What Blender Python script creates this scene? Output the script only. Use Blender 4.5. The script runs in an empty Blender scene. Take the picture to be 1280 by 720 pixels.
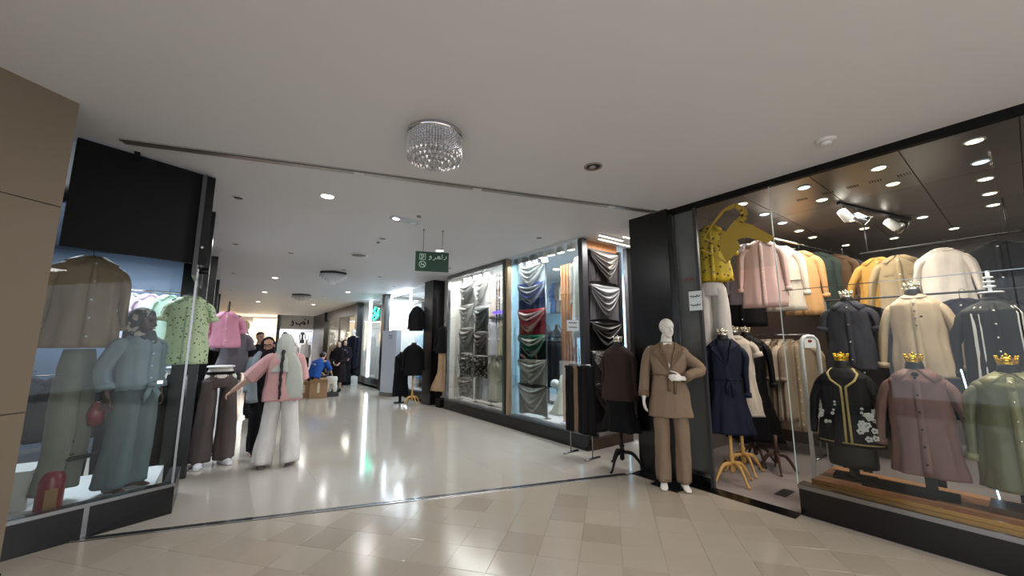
import bpy, bmesh, math, random
from mathutils import Vector, Matrix, noise

PI = math.pi
S = bpy.context.scene
COL = S.collection
random.seed(7)

# ------------------------------------------------------------------ camera, world, exposure
CAM_H = 1.52
PITCH = math.radians(8.2)
YAW = math.radians(36.6)
cd = bpy.data.cameras.new('camera'); cam = bpy.data.objects.new('camera', cd); COL.objects.link(cam)
cd.sensor_width = 36.0; cd.lens = 13.5; cd.clip_start = 0.05; cd.clip_end = 200
cam.location = (0, 0, CAM_H); cam.rotation_euler = (PI/2 + PITCH, 0, -YAW)
S.camera = cam
w = bpy.data.worlds.new('world'); S.world = w; w.use_nodes = True
w.node_tree.nodes['Background'].inputs[0].default_value = (0.86, 0.92, 1.0, 1)
w.node_tree.nodes['Background'].inputs[1].default_value = 1.05
S.view_settings.view_transform = 'Standard'; S.view_settings.look = 'None'
S.view_settings.gamma = 1.0; S.view_settings.exposure = 0.76
S.view_settings.use_curve_mapping = False
S.cycles.use_denoising = True
S.cycles.max_bounces = 8; S.cycles.transparent_max_bounces = 16
S.cycles.sample_clamp_indirect = 2.0
S.cycles.sample_clamp_direct = 12.0
S.cycles.caustics_reflective = False; S.cycles.caustics_refractive = False

def area(name, loc, size, power, color=(1, 1, 1), rot=(0, 0, 0), sy=None, spread=None):
    l = bpy.data.lights.new(name, 'AREA'); l.energy = power; l.color = color
    if sy is None: l.shape = 'DISK'; l.size = size
    else: l.shape = 'RECTANGLE'; l.size = size; l.size_y = sy
    if spread: l.spread = math.radians(spread)
    o = bpy.data.objects.new(name, l); COL.objects.link(o); o.location = loc; o.rotation_euler = rot
    return o
WARM = (1.0, 0.90, 0.79); COOL = (0.80, 0.90, 1.0); NEUT = (1.0, 0.98, 0.97)
# unseen fill lamp added behind the camera to brighten the near floor and ceiling
area('fill_light', (1.2, -3.5, 3.05), 2.5, 190, NEUT, sy=2.5)
# window and shop lights (LED trays at the ceilings of the shops)
area('shop_light', (6.0, 1.6, 3.04), 1.2, 34, WARM, sy=1.4)
area('shop_light', (5.0, 0.3, 3.04), 0.5, 30, WARM, sy=1.6)
area('shop_light', (7.6, 0.6, 3.04), 1.5, 20, WARM, sy=1.5)
area('window_light', (4.42, 7.2, 3.03), 0.12, 85, NEUT, rot=(0, -.35, 0), sy=2.2)
area('window_light', (4.95, 7.2, 3.10), 0.25, 55, NEUT, sy=2.2)
area('window_light', (4.42, 5.0, 3.03), 0.12, 80, COOL, rot=(0, -.35, 0), sy=1.7)
area('window_light', (5.9, 5.0, 3.10), 0.6, 150, COOL, sy=1.6)
area('window_light', (4.9, 11.6, 3.05), 0.6, 160, COOL, sy=1.6)
area('window_light', (5.0, 14.4, 3.05), 0.6, 70, COOL, sy=1.6)
area('window_light', (5.2, 18.5, 3.05), 0.8, 150, WARM, sy=3.0)
area('passage_light', (4.95, 3.55, 3.10), 0.8, 22, NEUT, sy=0.5)
area('shop_light', (3.4, 27.5, 3.0), 2.0, 120, COOL, sy=1.0)
area('shop_light', (1.0, 27.5, 3.0), 2.0, 200, WARM, sy=1.0)
area('shop_light', (-1.4, 7.0, 2.95), 1.4, 70, COOL, sy=1.8)
for cx, cy_, p in ((0.79, 4.52, 26), (2.93, 6.09, 20), (0.89, 11.15, 26), (2.96, 9.47, 22), (0.91, 14.53, 26), (2.9, 13.9, 22), (0.95, 18.07, 30), (2.9, 18.0, 30), (1.0, 22.5, 30), (2.9, 22.5, 30), (0.02, 7.7, 14)):
    area('downlight_beam', (cx, cy_, 3.13), 0.17, p*.46, NEUT)

# ------------------------------------------------------------------ materials
def lin(c):
    r = []
    for v in c[:3]:
        v = v/255.0
        r.append(v/12.92 if v <= .04045 else ((v+.055)/1.055)**2.4)
    return (r[0], r[1], r[2], 1)

def nt(name):
    m = bpy.data.materials.new(name); m.use_nodes = True
    n = m.node_tree.nodes; l = m.node_tree.links
    return m, n, l, n['Principled BSDF']

def mat(name, c, rough=.6, metal=0, bump=0, bscale=60, var=0, vscale=4, spec=.5, c2=None, alpha=None, trans=0, coat=0):
    m, n, l, b = nt(name)
    b.inputs['Base Color'].default_value = lin(c); b.inputs['Roughness'].default_value = rough
    b.inputs['Metallic'].default_value = metal; b.inputs['Specular IOR Level'].default_value = spec
    if trans: b.inputs['Transmission Weight'].default_value = trans
    if coat: b.inputs['Coat Weight'].default_value = coat
    tc = n.new('ShaderNodeTexCoord')
    if var or c2:
        no = n.new('ShaderNodeTexNoise'); no.inputs['Scale'].default_value = vscale; no.inputs['Detail'].default_value = 5
        l.new(tc.outputs['Object'], no.inputs['Vector'])
        r = n.new('ShaderNodeValToRGB'); e = r.color_ramp.elements
        a = lin(c); k = 1-var
        e[0].position = .3; e[1].position = .7
        e[0].color = lin(c2) if c2 else (a[0]*k, a[1]*k, a[2]*k, 1); e[1].color = a
        l.new(no.outputs['Fac'], r.inputs['Fac']); l.new(r.outputs['Color'], b.inputs['Base Color'])
    if bump:
        n2 = n.new('ShaderNodeTexNoise'); n2.inputs['Scale'].default_value = bscale; n2.inputs['Detail'].default_value = 4
        l.new(tc.outputs['Object'], n2.inputs['Vector'])
        bu = n.new('ShaderNodeBump'); bu.inputs['Strength'].default_value = bump; bu.inputs['Distance'].default_value = .01
        l.new(n2.outputs['Fac'], bu.inputs['Height']); l.new(bu.outputs['Normal'], b.inputs['Normal'])
    return m

def emis(name, c, s):
    m, n, l, b = nt(name)
    b.inputs['Base Color'].default_value = lin(c)
    b.inputs['Emission Color'].default_value = lin(c); b.inputs['Emission Strength'].default_value = s
    return m

_cl = {}
def cloth(c, rough=.85, spec=.2, bump=.25):
    k = (tuple(c), rough)
    if k not in _cl:
        m = _cl[k] = mat('cloth', c, rough, bump=.5, bscale=7, var=.10, vscale=9, spec=spec)
        n = m.node_tree.nodes; l = m.node_tree.links; mp = n.new('ShaderNodeMapping'); mp.inputs['Scale'].default_value = (1.6, 1.6, .45)
        b_ = [x for x in n if x.type == 'BUMP'][0]; b_.inputs['Distance'].default_value = .02; no = b_.inputs['Height'].links[0].from_node
        no.inputs['Distortion'].default_value = .8; l.new([x for x in n if x.type == 'TEX_COORD'][0].outputs['Object'], mp.inputs[0]); l.new(mp.outputs[0], no.inputs['Vector'])
    return _cl[k]

def glass_mat(name, tint=(255, 255, 255), refl=1.0, rough=0.0):
    m = bpy.data.materials.new(name); m.use_nodes = True
    n = m.node_tree.nodes; l = m.node_tree.links; n.clear()
    o = n.new('ShaderNodeOutputMaterial'); mx = n.new('ShaderNodeMixShader')
    t = n.new('ShaderNodeBsdfTransparent'); g = n.new('ShaderNodeBsdfGlossy'); f = n.new('ShaderNodeFresnel')
    t.inputs[0].default_value = lin(tint); g.inputs['Roughness'].default_value = rough
    f.inputs['IOR'].default_value = 1.5
    mu = n.new('ShaderNodeMath'); mu.operation = 'MULTIPLY'; mu.inputs[1].default_value = refl
    l.new(f.outputs[0], mu.inputs[0]); l.new(mu.outputs[0], mx.inputs[0])
    l.new(t.outputs[0], mx.inputs[1]); l.new(g.outputs[0], mx.inputs[2]); l.new(mx.outputs[0], o.inputs[0])
    return m

def tile_mat(name, ca, cb, rough, rv=1.0, grain=3.0):
    m, n, l, b = nt(name)
    oi = n.new('ShaderNodeObjectInfo'); tc = n.new('ShaderNodeTexCoord')
    no = n.new('ShaderNodeTexNoise'); no.inputs['Scale'].default_value = grain; no.inputs['Detail'].default_value = 8; no.inputs['Roughness'].default_value = .65
    geo = n.new('ShaderNodeNewGeometry'); l.new(geo.outputs['Position'], no.inputs['Vector'])
    pw = n.new('ShaderNodeMath'); pw.operation = 'POWER'; pw.inputs[1].default_value = 4.0
    l.new(oi.outputs['Random'], pw.inputs[0])
    ad = n.new('ShaderNodeMath'); ad.operation = 'MULTIPLY_ADD'; ad.inputs[1].default_value = .75*rv; ad.use_clamp = True
    mu = n.new('ShaderNodeMath'); mu.operation = 'MULTIPLY'; mu.inputs[1].default_value = .45
    l.new(no.outputs['Fac'], mu.inputs[0]); l.new(pw.outputs[0], ad.inputs[0]); l.new(mu.outputs[0], ad.inputs[2])
    mx = n.new('ShaderNodeMix'); mx.data_type = 'RGBA'; mx.inputs[6].default_value = lin(ca); mx.inputs[7].default_value = lin(cb)
    l.new(ad.outputs[0], mx.inputs[0]); l.new(mx.outputs[2], b.inputs['Base Color'])
    b.inputs['Roughness'].default_value = rough; b.inputs['Specular IOR Level'].default_value = .75
    n3 = n.new('ShaderNodeTexNoise'); n3.inputs['Scale'].default_value = 1.6; n3.inputs['Detail'].default_value = 2
    l.new(geo.outputs['Position'], n3.inputs['Vector'])
    bu = n.new('ShaderNodeBump'); bu.inputs['Strength'].default_value = .05; bu.inputs['Distance'].default_value = .03
    l.new(n3.outputs['Fac'], bu.inputs['Height']); l.new(bu.outputs['Normal'], b.inputs['Normal'])
    return m

def stripe_mat(name, cols, freq, noise=.3, rough=.5):
    """cloth with woven bands that run across the cloth: follows the UV map"""
    m, n, l, b = nt(name)
    uv = n.new('ShaderNodeUVMap'); sp = n.new('ShaderNodeSeparateXYZ'); l.new(uv.outputs[0], sp.inputs[0])
    mu = n.new('ShaderNodeMath'); mu.operation = 'MULTIPLY_ADD'; mu.inputs[1].default_value = freq
    l.new(sp.outputs[1], mu.inputs[0])
    no = n.new('ShaderNodeTexNoise'); no.inputs['Scale'].default_value = 9; no.inputs['Detail'].default_value = 3
    l.new(uv.outputs[0], no.inputs['Vector'])
    m2 = n.new('ShaderNodeMath'); m2.operation = 'MULTIPLY'; m2.inputs[1].default_value = noise
    l.new(no.outputs['Fac'], m2.inputs[0]); l.new(m2.outputs[0], mu.inputs[2])
    fr = n.new('ShaderNodeMath'); fr.operation = 'FRACT'; l.new(mu.outputs[0], fr.inputs[0])
    r = n.new('ShaderNodeValToRGB'); e = r.color_ramp.elements
    k = len(cols); cols = [tuple(min(255, v) for v in c_) for c_ in cols]
    e[0].position = 0; e[0].color = lin(cols[0]); e[1].position = 1; e[1].color = lin(cols[0])
    for i in range(1, k):
        q = e.new(i/k-.04); q.color = lin(cols[i-1]); q = e.new(i/k+.04); q.color = lin(cols[i])
    l.new(fr.outputs[0], r.inputs[0]); l.new(r.outputs[0], b.inputs['Base Color'])
    b.inputs['Roughness'].default_value = rough
    return m

def print_mat(name, base, dots, scale, thr, rough=.8, kind='voronoi', inv=False):
    """printed cloth: motifs of one colour scattered over another"""
    m, n, l, b = nt(name)
    tc = n.new('ShaderNodeTexCoord')
    if kind == 'voronoi':
        v = n.new('ShaderNodeTexVoronoi'); v.inputs['Scale'].default_value = scale; out = v.outputs['Distance']
    else:
        v = n.new('ShaderNodeTexNoise'); v.inputs['Scale'].default_value = scale; v.inputs['Detail'].default_value = 2; out = v.outputs['Fac']
    l.new(tc.outputs['Object'], v.inputs['Vector'])
    r = n.new('ShaderNodeValToRGB'); r.color_ramp.interpolation = 'LINEAR'; e = r.color_ramp.elements
    e[0].position = thr; e[0].color = lin(dots); e[1].position = thr+.05; e[1].color = lin(base)
    l.new(out, r.inputs[0]); l.new(r.outputs[0], b.inputs['Base Color']); b.inputs['Roughness'].default_value = rough
    return m

M = {
 'ceil': mat('painted_ceiling', (226, 227, 231), .55, var=.04, vscale=.6),
 'wall': mat('beige_stone', (128, 114, 96), .45, var=.06, vscale=2),
 'plaster': mat('plaster', (200, 196, 190), .7, var=.04, vscale=1),
 'black': mat('black_gloss', (9, 9, 11), .22, spec=.5),
 'blackm': mat('black_matt', (8, 8, 9), .6, spec=.2),
 'column': mat('black_column', (8, 8, 9), .3, var=.2, vscale=2, spec=.5),
 'dgrey': mat('dark_grey', (52, 52, 56), .35),
 'steel': mat('brushed_steel', (150, 150, 152), .22, 1),
 'chrome': mat('chrome', (225, 225, 228), .08, 1),
 'gold': mat('gold_plastic', (225, 185, 60), .22, 1),
 'silver': mat('silver_plastic', (225, 220, 200), .2, 1),
 'white': mat('white_plastic', (225, 224, 222), .35),
 'mannequin': mat('mannequin_white', (222, 218, 210), .38),
 'brownmq': mat('mannequin_brown', (74, 44, 34), .35),
 'skin': mat('skin', (186, 140, 118), .5), 'skin2': mat('skin_pale', (205, 168, 148), .5),
 'hair': mat('dark_hair', (26, 18, 16), .5, bump=.5, bscale=90),
 'form': mat('dress_form_black', (14, 14, 15), .55),
 'woodpale': mat('pale_turned_wood', (214, 166, 92), .4, var=.25, vscale=14),
 'woodslat': mat('slat_wood', (196, 132, 78), .45, var=.25, vscale=10),
 'wooddark': mat('dark_wood', (84, 58, 44), .5, var=.3, vscale=6),
 'card': mat('cardboard', (168, 136, 100), .8, var=.1, vscale=8),
 'paper': mat('paper', (225, 232, 234), .7), 'ink': mat('ink', (25, 35, 60), .7),
 'green': mat('sign_green', (10, 58, 38), .4), 'signwhite': mat('sign_white', (190, 214, 196), .5),
 'red': mat('extinguisher_red', (130, 22, 22), .3),
 'goldvinyl': mat('gold_vinyl', (178, 150, 62), .4, .3),
 'glass': glass_mat('clear_glass', (248, 251, 250), .55),
 'glassdark': glass_mat('smoked_glass', (150, 152, 156), 1.0),
 'lamp': emis('lamp_on', (255, 248, 236), 6), 'lampw': emis('lamp_warm', (255, 236, 196), 5), 'lampc': emis('lamp_cool', (190, 228, 255), 4),
 'led': emis('led_strip', (225, 240, 255), 5), 'ledw': emis('led_warm', (255, 240, 215), 5), 'ledp': emis('led_purple', (150, 120, 255), 3),
 'neon': emis('neon_green', (60, 240, 200), 4), 'blue_led': emis('blue_led', (90, 60, 255), 2.5),
 'screen': emis('warm_lightbox', (255, 232, 190), 1.1), 'litblue': mat('pale_blue_wall', (176, 214, 232), .6),
 'litwhite': mat('white_panel', (226, 228, 230), .5), 'crystal': mat('crystal', (235, 236, 240), .05, .55, spec=1.0),
 'shopfloor': mat('grey_stone_floor', (158, 148, 146), .25, var=.2, vscale=1.5),
 'ceilpanel': mat('grey_ceiling_panel', (112, 106, 102), .28, var=.05, vscale=3),
 'shopwall': mat('taupe_wall', (120, 110, 104), .6), 'brownwall': mat('brown_wall', (84, 68, 60), .6),
}

# ------------------------------------------------------------------ mesh helpers
class MB:
    def __init__(self): self.v = []; self.f = []; self.uv = {}
    def add(self, vs, fs):
        b = len(self.v); self.v += [tuple(p) for p in vs]; self.f += [tuple(i+b for i in q) for q in fs]; return b
    def box(self, x0, x1, y0, y1, z0, z1):
        self.add([(x0,y0,z0),(x1,y0,z0),(x1,y1,z0),(x0,y1,z0),(x0,y0,z1),(x1,y0,z1),(x1,y1,z1),(x0,y1,z1)],
                 [(0,3,2,1),(4,5,6,7),(0,1,5,4),(1,2,6,5),(2,3,7,6),(3,0,4,7)])
        return self
    def prism(self, pts, z0, z1):
        n = len(pts)
        self.add([(x,y,z0) for x,y in pts]+[(x,y,z1) for x,y in pts],
                 [tuple(reversed(range(n))), tuple(range(n,2*n))]+[(i,(i+1)%n,n+(i+1)%n,n+i) for i in range(n)])
        return self
    def slab(self, pts3, nrm):
        """flat outline in space given a thickness along nrm"""
        n = len(pts3); k = Vector(nrm)
        self.add([Vector(p) for p in pts3]+[Vector(p)+k for p in pts3],
                 [tuple(reversed(range(n))), tuple(range(n,2*n))]+[(i,(i+1)%n,n+(i+1)%n,n+i) for i in range(n)])
        return self
    def lathe(self, prof, c=(0,0,0), n=20):
        vs = []; fs = []
        for r, z in prof:
            for i in range(n):
                a = 2*PI*i/n; vs.append((c[0]+r*math.cos(a), c[1]+r*math.sin(a), c[2]+z))
        for j in range(len(prof)-1):
            for i in range(n):
                k = (i+1)%n; fs.append((j*n+i, j*n+k, (j+1)*n+k, (j+1)*n+i))
        fs.append(tuple(reversed(range(n)))); m = (len(prof)-1)*n; fs.append(tuple(range(m, m+n)))
        self.add(vs, fs); return self
    def sweep(self, path, rad, side=(1,0,0), n=14, fold=None, cap=True, sup=2.0):
        P = [Vector(p) for p in path]; m = len(P); vs = []; fs = []
        sd = Vector(side)
        for j in range(m):
            t = (P[min(j+1,m-1)]-P[max(j-1,0)])
            t = t.normalized() if t.length > 1e-9 else Vector((0,0,1))
            s = sd - t*sd.dot(t)
            if s.length < .05: s = Vector((0,1,0)) - t*t.y
            s.normalize(); f = t.cross(s)
            r = rad[j]; rx, ry = r if isinstance(r, tuple) else (r, r)
            tt = j/(m-1)
            for i in range(n):
                a = 2*PI*i/n; ca, sa = math.cos(a), math.sin(a)
                if sup != 2.0:
                    q = (abs(ca)**sup+abs(sa)**sup)**(-1/sup); ca *= q; sa *= q
                k = 1
                if fold:
                    fk, fa, ph, dirn = fold
                    e = (1-tt) if dirn else tt
                    k = 1+fa*e*(math.sin(fk*a+ph+1.5*math.sin(3*tt+ph))+.5*math.sin(fk*1.9*a-ph+4*tt))+.012*math.sin(14*tt+2*a+ph)
                    k += (.055+fa*.5)*noise.noise(Vector((P[j].x*3+ca*1.7+ph, P[j].y*3+sa*1.7, P[j].z*5.5+ph)))+.025*noise.noise(Vector((ca*4+ph, sa*4+ph, P[j].z*16)))
                vs.append(P[j]+s*(rx*ca*k)+f*(ry*sa*k))
        for j in range(m-1):
            for i in range(n):
                k = (i+1)%n; fs.append((j*n+i, j*n+k, (j+1)*n+k, (j+1)*n+i))
        if cap: fs.append(tuple(reversed(range(n)))); b=(m-1)*n; fs.append(tuple(range(b,b+n)))
        self.add(vs, fs); return self
    def ell(self, c, r, n=14, m=9, R=None):
        c = Vector(c); vs = []; fs = []
        for j in range(m+1):
            ph = PI*j/m
            for i in range(n):
                a = 2*PI*i/n
                v = Vector((r[0]*math.sin(ph)*math.cos(a), r[1]*math.sin(ph)*math.sin(a), r[2]*math.cos(ph)))
                if R: v = R @ v
                vs.append(c+v)
        for j in range(m):
            for i in range(n):
                k=(i+1)%n; fs.append((j*n+i,(j+1)*n+i,(j+1)*n+k,j*n+k))
        self.add(vs, fs); return self
    def build(self, name, m, parent=None, smooth=False, mods=None):
        me = bpy.data.meshes.new(name); me.from_pydata(self.v, [], self.f); me.validate(); me.materials.append(m)
        if smooth:
            for p in me.polygons: p.use_smooth = True
        o = bpy.data.objects.new(name, me); COL.objects.link(o)
        if parent: o.parent = parent
        return o

def smooth_path(pts, rad, k=4):
    P = [Vector(p) for p in pts]; R = [r if isinstance(r, tuple) else (r, r) for r in rad]
    op = []; orr = []
    for i in range(len(P)-1):
        p0 = P[max(i-1,0)]; p1 = P[i]; p2 = P[i+1]; p3 = P[min(i+2,len(P)-1)]
        for j in range(k):
            t = j/k; t2=t*t; t3=t2*t
            op.append(.5*((2*p1)+(-p0+p2)*t+(2*p0-5*p1+4*p2-p3)*t2+(-p0+3*p1-3*p2+p3)*t3))
            orr.append((R[i][0]*(1-t)+R[i+1][0]*t, R[i][1]*(1-t)+R[i+1][1]*t))
    op.append(P[-1]); orr.append(R[-1]); return op, orr

def tag(o, label=None, cat=None, group=None, kind=None):
    if label: o['label'] = label
    if cat: o['category'] = cat
    if group: o['group'] = group
    if kind: o['kind'] = kind
    return o
def empty(name, loc=(0,0,0), rz=0, label=None, cat=None, group=None, kind=None):
    o = bpy.data.objects.new(name, None); COL.objects.link(o); o.location = loc; o.rotation_euler = (0,0,rz); o.empty_display_size = .1
    return tag(o, label, cat, group, kind)
def box(name, b, m, parent=None, bev=0):
    """a box with its origin at the middle of its foot"""
    cx, cy, cz = (b[0]+b[1])/2, (b[2]+b[3])/2, b[4]
    q = MB(); q.box(b[0]-cx, b[1]-cx, b[2]-cy, b[3]-cy, 0, b[5]-cz); o = q.build(name, m, parent); o.location = (cx, cy, cz)
    if bev:
        x = o.modifiers.new('bevel', 'BEVEL'); x.width = bev; x.segments = 2
    return o
def struct(o): o['kind'] = 'structure'; return o
def copy_tree(o, parent=None):
    c = o.copy(); COL.objects.link(c); c.parent = parent
    for ch in o.children: copy_tree(ch, c)
    return c
def face_cam(x, y): return math.atan2(-x, y)
def text(s, size, m, parent, loc, rot, name='lettering', ext=.002, align='CENTER'):
    c = bpy.data.curves.new(name, 'FONT'); c.body = s; c.size = size; c.extrude = ext; c.align_x = align; c.align_y = 'CENTER'
    c.materials.append(m); o = bpy.data.objects.new(name, c); COL.objects.link(o); o.parent = parent
    o.location = loc; o.rotation_euler = rot; return o
# ------------------------------------------------------------------ floor, its tiles, ceiling
CEIL = 3.15
floor = struct(box('floor', (-7, 9.6, -8, 30, -.10, -.008), mat('floor_bed', (120, 112, 100), .5)))
def clip(poly, a, b, c):
    """keep the side a*x+b*y<=c"""
    out = []
    for i in range(len(poly)):
        p, q = poly[i], poly[(i+1) % len(poly)]
        dp = a*p[0]+b*p[1]-c; dq = a*q[0]+b*q[1]-c
        if dp <= 0: out.append(p)
        if (dp < 0 < dq) or (dq < 0 < dp):
            t = dp/(dp-dq); out.append((p[0]+(q[0]-p[0])*t, p[1]+(q[1]-p[1])*t))
    return out
TR = (-.77, 4.62); TD = Vector((4.66, -1.58)).normalized(); TN = Vector((-TD.y, TD.x))   # sliding-door track, TN points down the corridor
tc = TN.x*TR[0]+TN.y*TR[1]
tile_near = tile_mat('cream_stone_tile', (180, 169, 154), (160, 148, 132), .15)
tile_far = tile_mat('cream_stone_tile_polished', (186, 179, 168), (172, 164, 153), .10, .5)
e1 = Vector((.634, -.773)); e2 = Vector((.773, .634)); o0 = Vector((2.75, 1.82)); T = .298; g = .0006
near = []
for i in range(-26, 22):
    for j in range(-30, 16):
        c = o0+e1*(T*i)+e2*(T*j)
        q = [c+e1*g+e2*g, c+e1*(T-g)+e2*g, c+e1*(T-g)+e2*(T-g), c+e1*g+e2*(T-g)]
        q = [tuple(v) for v in q]
        q = clip(q, TN.x, TN.y, tc-.035); q = clip(q, 1, 0, 4.19 if False else 4.262) if len(q) > 2 else q
        for a in ((-1, 0, 3.0), (0, -1, 6.0)):
            if len(q) > 2: q = clip(q, *a)
        if len(q) < 3: continue
        mx = sum(p[0] for p in q)/len(q); my = sum(p[1] for p in q)/len(q)
        fw = mx*.596+my*.803; sd = mx*.803-my*.596
        near.append((fw > 1.45 and abs(sd) < 1.42*fw+.3, fw, q))
cand = sorted([n for n in near if n[0]], key=lambda n: n[1])[:292]
ids = set(id(n) for n in cand)
rest = MB()
full_mesh = {}
for n in near:
    q = n[2]
    if id(n) in ids:
        cx, cy = sum(p[0] for p in q)/len(q), sum(p[1] for p in q)/len(q)
        if len(q) == 4 and 'm' in full_mesh and abs((Vector(q[1])-Vector(q[0])).length-(T-2*g)) < 1e-4 and abs((Vector(q[3])-Vector(q[0])).length-(T-2*g)) < 1e-4 and abs((Vector(q[2])-Vector(q[0])).length-(T-2*g)*1.41421) < 1e-3:
            o = bpy.data.objects.new('tile', full_mesh['m']); COL.objects.link(o); o.parent = floor
        else:
            k = MB(); r = .0015
            pin = [(p[0]-cx+(-r if p[0] > cx else r), p[1]-cy+(-r if p[1] > cy else r)) for p in q]
            nn = len(q)
            k.add([(p[0]-cx, p[1]-cy, -.010) for p in q]+[(p[0]-cx, p[1]-cy, -.001) for p in q]+[(p[0], p[1], 0) for p in pin],
                  [(a, (a+1) % nn, nn+(a+1) % nn, nn+a) for a in range(nn)]+[(nn+a, nn+(a+1) % nn, 2*nn+(a+1) % nn, 2*nn+a) for a in range(nn)]+[tuple(range(2*nn, 3*nn))])
            o = k.build('tile', tile_near, floor)
            if nn == 4 and 'm' not in full_mesh and abs((Vector(q[1])-Vector(q[0])).length-(T-2*g)) < 1e-4 and abs((Vector(q[3])-Vector(q[0])).length-(T-2*g)) < 1e-4: full_mesh['m'] = o.data
        o.location = (cx-floor.location.x, cy-floor.location.y, -floor.location.z)
    else: rest.prism(q, -.010, 0)
fl = Vector((floor.location.x, floor.location.y, floor.location.z))
def tofl(o): o.location = (-fl.x, -fl.y, -fl.z); return o
tofl(rest.build('tile', tile_near, floor))['kind'] = 'stuff'
far = MB(); T2 = .60
for i in range(-10, 17):
    for j in range(2, 46):
        x0, y0 = -.25+T2*i, 2.6+T2*j-1.2
        q = [(x0+g, y0+g), (x0+T2-g, y0+g), (x0+T2-g, y0+T2-g), (x0+g, y0+T2-g)]
        q = clip(q, -TN.x, -TN.y, -tc-.035)
        if len(q) < 3: continue
        if x0 > 4.0:                                   # passage between the shops, and its own floor deep in the bay
            if y0 > 4.0: continue
            q = clip(q, 0, 1, 4.0)
            if len(q) < 3: continue
            q = clip(q, 0, -1, -3.04) if x0 > 4.3 else q
            if len(q) < 3: continue
        far.prism(q, -.010, 0)
tofl(far.build('tile', tile_far, floor))['kind'] = 'stuff'

ceiling = MB(); ceiling.box(-7, 4.30, -8, 30, CEIL, CEIL+.1); ceiling.box(4.30, 9.6, 3.04, 4.05, CEIL, CEIL+.1)
struct(ceiling.build('ceiling', M['ceil']))
# sliding glass wall: sunk floor track and flush head track
def bar(name, p, q, w, z0, z1, m, parent=None):
    p = Vector(p); q = Vector(q); d = (q-p).normalized(); n = Vector((-d.y, d.x))*w/2
    k = MB(); k.prism([tuple(p-n), tuple(q-n), tuple(q+n), tuple(p+n)], z0, z1); return k.build(name, m, parent)
A = Vector(TR)-TD*.32; B = Vector(TR)+TD*4.95
t = empty('floor_track', label='steel door track sunk in the floor across the corridor mouth', cat='door track', kind='thing')
bar('channel', A, B, .066, -.006, .002, M['dgrey'], t)
for s in (-.024, .024):
    bar('rail', A+TN*s, B+TN*s, .010, .002, .007, M['chrome'], t)
bar('rail_cover', A, B, .018, .002, .005, M['steel'], t)
t = empty('ceiling_track', label='flush steel head track running across the ceiling before the corridor', cat='door track')
A2 = Vector((-.80, 4.225)); B2 = Vector((4.24, 2.62)); D2 = (B2-A2).normalized(); N2 = Vector((-D2.y, D2.x))
bar('channel', A2, B2, .085, CEIL-.012, CEIL, mat('pale_metal', (176, 172, 166), .3, .7), t)
bar('slot', A2-N2*.035, B2-N2*.035, .012, CEIL-.016, CEIL-.011, M['dgrey'], t)
for k in (.33, .55, .86):
    p = A2+(B2-A2)*k; bar('reflection_patch', p, p+D2*.09, .05, CEIL-.022, CEIL-.012, M['litwhite'], t)  # white plates stand in for lamp reflections on the polished track

# ------------------------------------------------------------------ near left: stone pillar, black hoarding, angled window
pil = [(-.95, 3.74), (-1.13, 4.49), (-3.0, 4.7), (-3.0, 1.93)]
k = MB(); k.prism(pil, .0, CEIL); wl = struct(k.build('wall_left', mat('stone_joint', (96, 84, 68), .7)))
dn = Vector((-.27*0-.24, .27)).normalized()            # outward from the front face
fa = Vector((-.95, 3.74)); fb = Vector((-3.0, 1.93)); fd = (fb-fa).normalized(); fn = Vector((fd.y, -fd.x)); fn = fn if fn.dot(Vector((1, -1))) > 0 else -fn
for z0, z1 in ((.205, 1.100), (1.106, 2.405), (2.411, CEIL)):
    for a, b in ((0, 1.2), (1.206, 2.7)):
        p, q = fa+fd*a, fa+fd*b
        k = MB(); k.prism([tuple(p), tuple(q), tuple(q+fn*.02), tuple(p+fn*.02)], z0, z1); k.build('stone_panel', M['wall'], wl)
k = MB(); k.prism([tuple(fa+fn*.0-fd*.01), tuple(fb), tuple(fb+fn*.03), tuple(fa+fn*.03-fd*.01)], 0, .2); k.build('plinth', M['black'], wl)

P0 = Vector((-1.1, 4.51)); P1 = Vector((-.25, 4.82)); LD = (P1-P0).normalized(); LN = Vector((LD.y, -LD.x))   # LN faces the camera
h = empty('hoarding_panel', label='big blank black panel hung above the angled window on the left', cat='panel')
pa, pb = P0+LN*.20-LD*.03, P1+LN*.20-LD*.02
k = MB(); k.prism([tuple(pa), tuple(pb), tuple(pb-LN*.05), tuple(pa-LN*.05)], 2.26, CEIL-.02); k.build('board', M['blackm'], h)
k = MB(); p = pb-LD*.05+LN*.004; k.ell((p.x, p.y, 2.42), (.016, .016, .016)); k.build('fixing_stud', M['chrome'], h, True)
k = MB(); p = pa+LD*.34+LN*.01; k.box(p.x-.018, p.x+.018, p.y-.015, p.y+.015, CEIL-.07, CEIL); k.build('hanging_bracket', M['blackm'], h)
sf = empty('shop_front', label='angled glass shop front on the left with black plinth', cat='shop front')
def wallbar(name, p, q, off, th, z0, z1, m, par):
    k = MB(); k.prism([tuple(p+LN*off), tuple(q+LN*off), tuple(q+LN*(off-th)), tuple(p+LN*(off-th))], z0, z1); return k.build(name, m, par)
wallbar('plinth', P0-LD*.1, P0+LD*.345, 0, .09, 0, .235, M['black'], sf)
wallbar('plinth', P0+LD*.375, P1, 0, .09, 0, .235, M['black'], sf)
wallbar('joint_strip', P0+LD*.345, P0+LD*.375, .003, .09, 0, .235, M['steel'], sf)
wallbar('sill', P0-LD*.1, P1+LD*.004, .008, .11, .235, .262, M['steel'], sf)
wallbar('glass_pane', P0-LD*.1, P1-LD*.003, -.03, .012, .262, 2.30, M['glass'], sf)
k = MB(); k.prism([(-.25, 4.82), (-.25, 5.42), (-.33, 5.42), (-.33, 4.86)], 0, .235); k.build('side_plinth', M['black'], sf)
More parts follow.
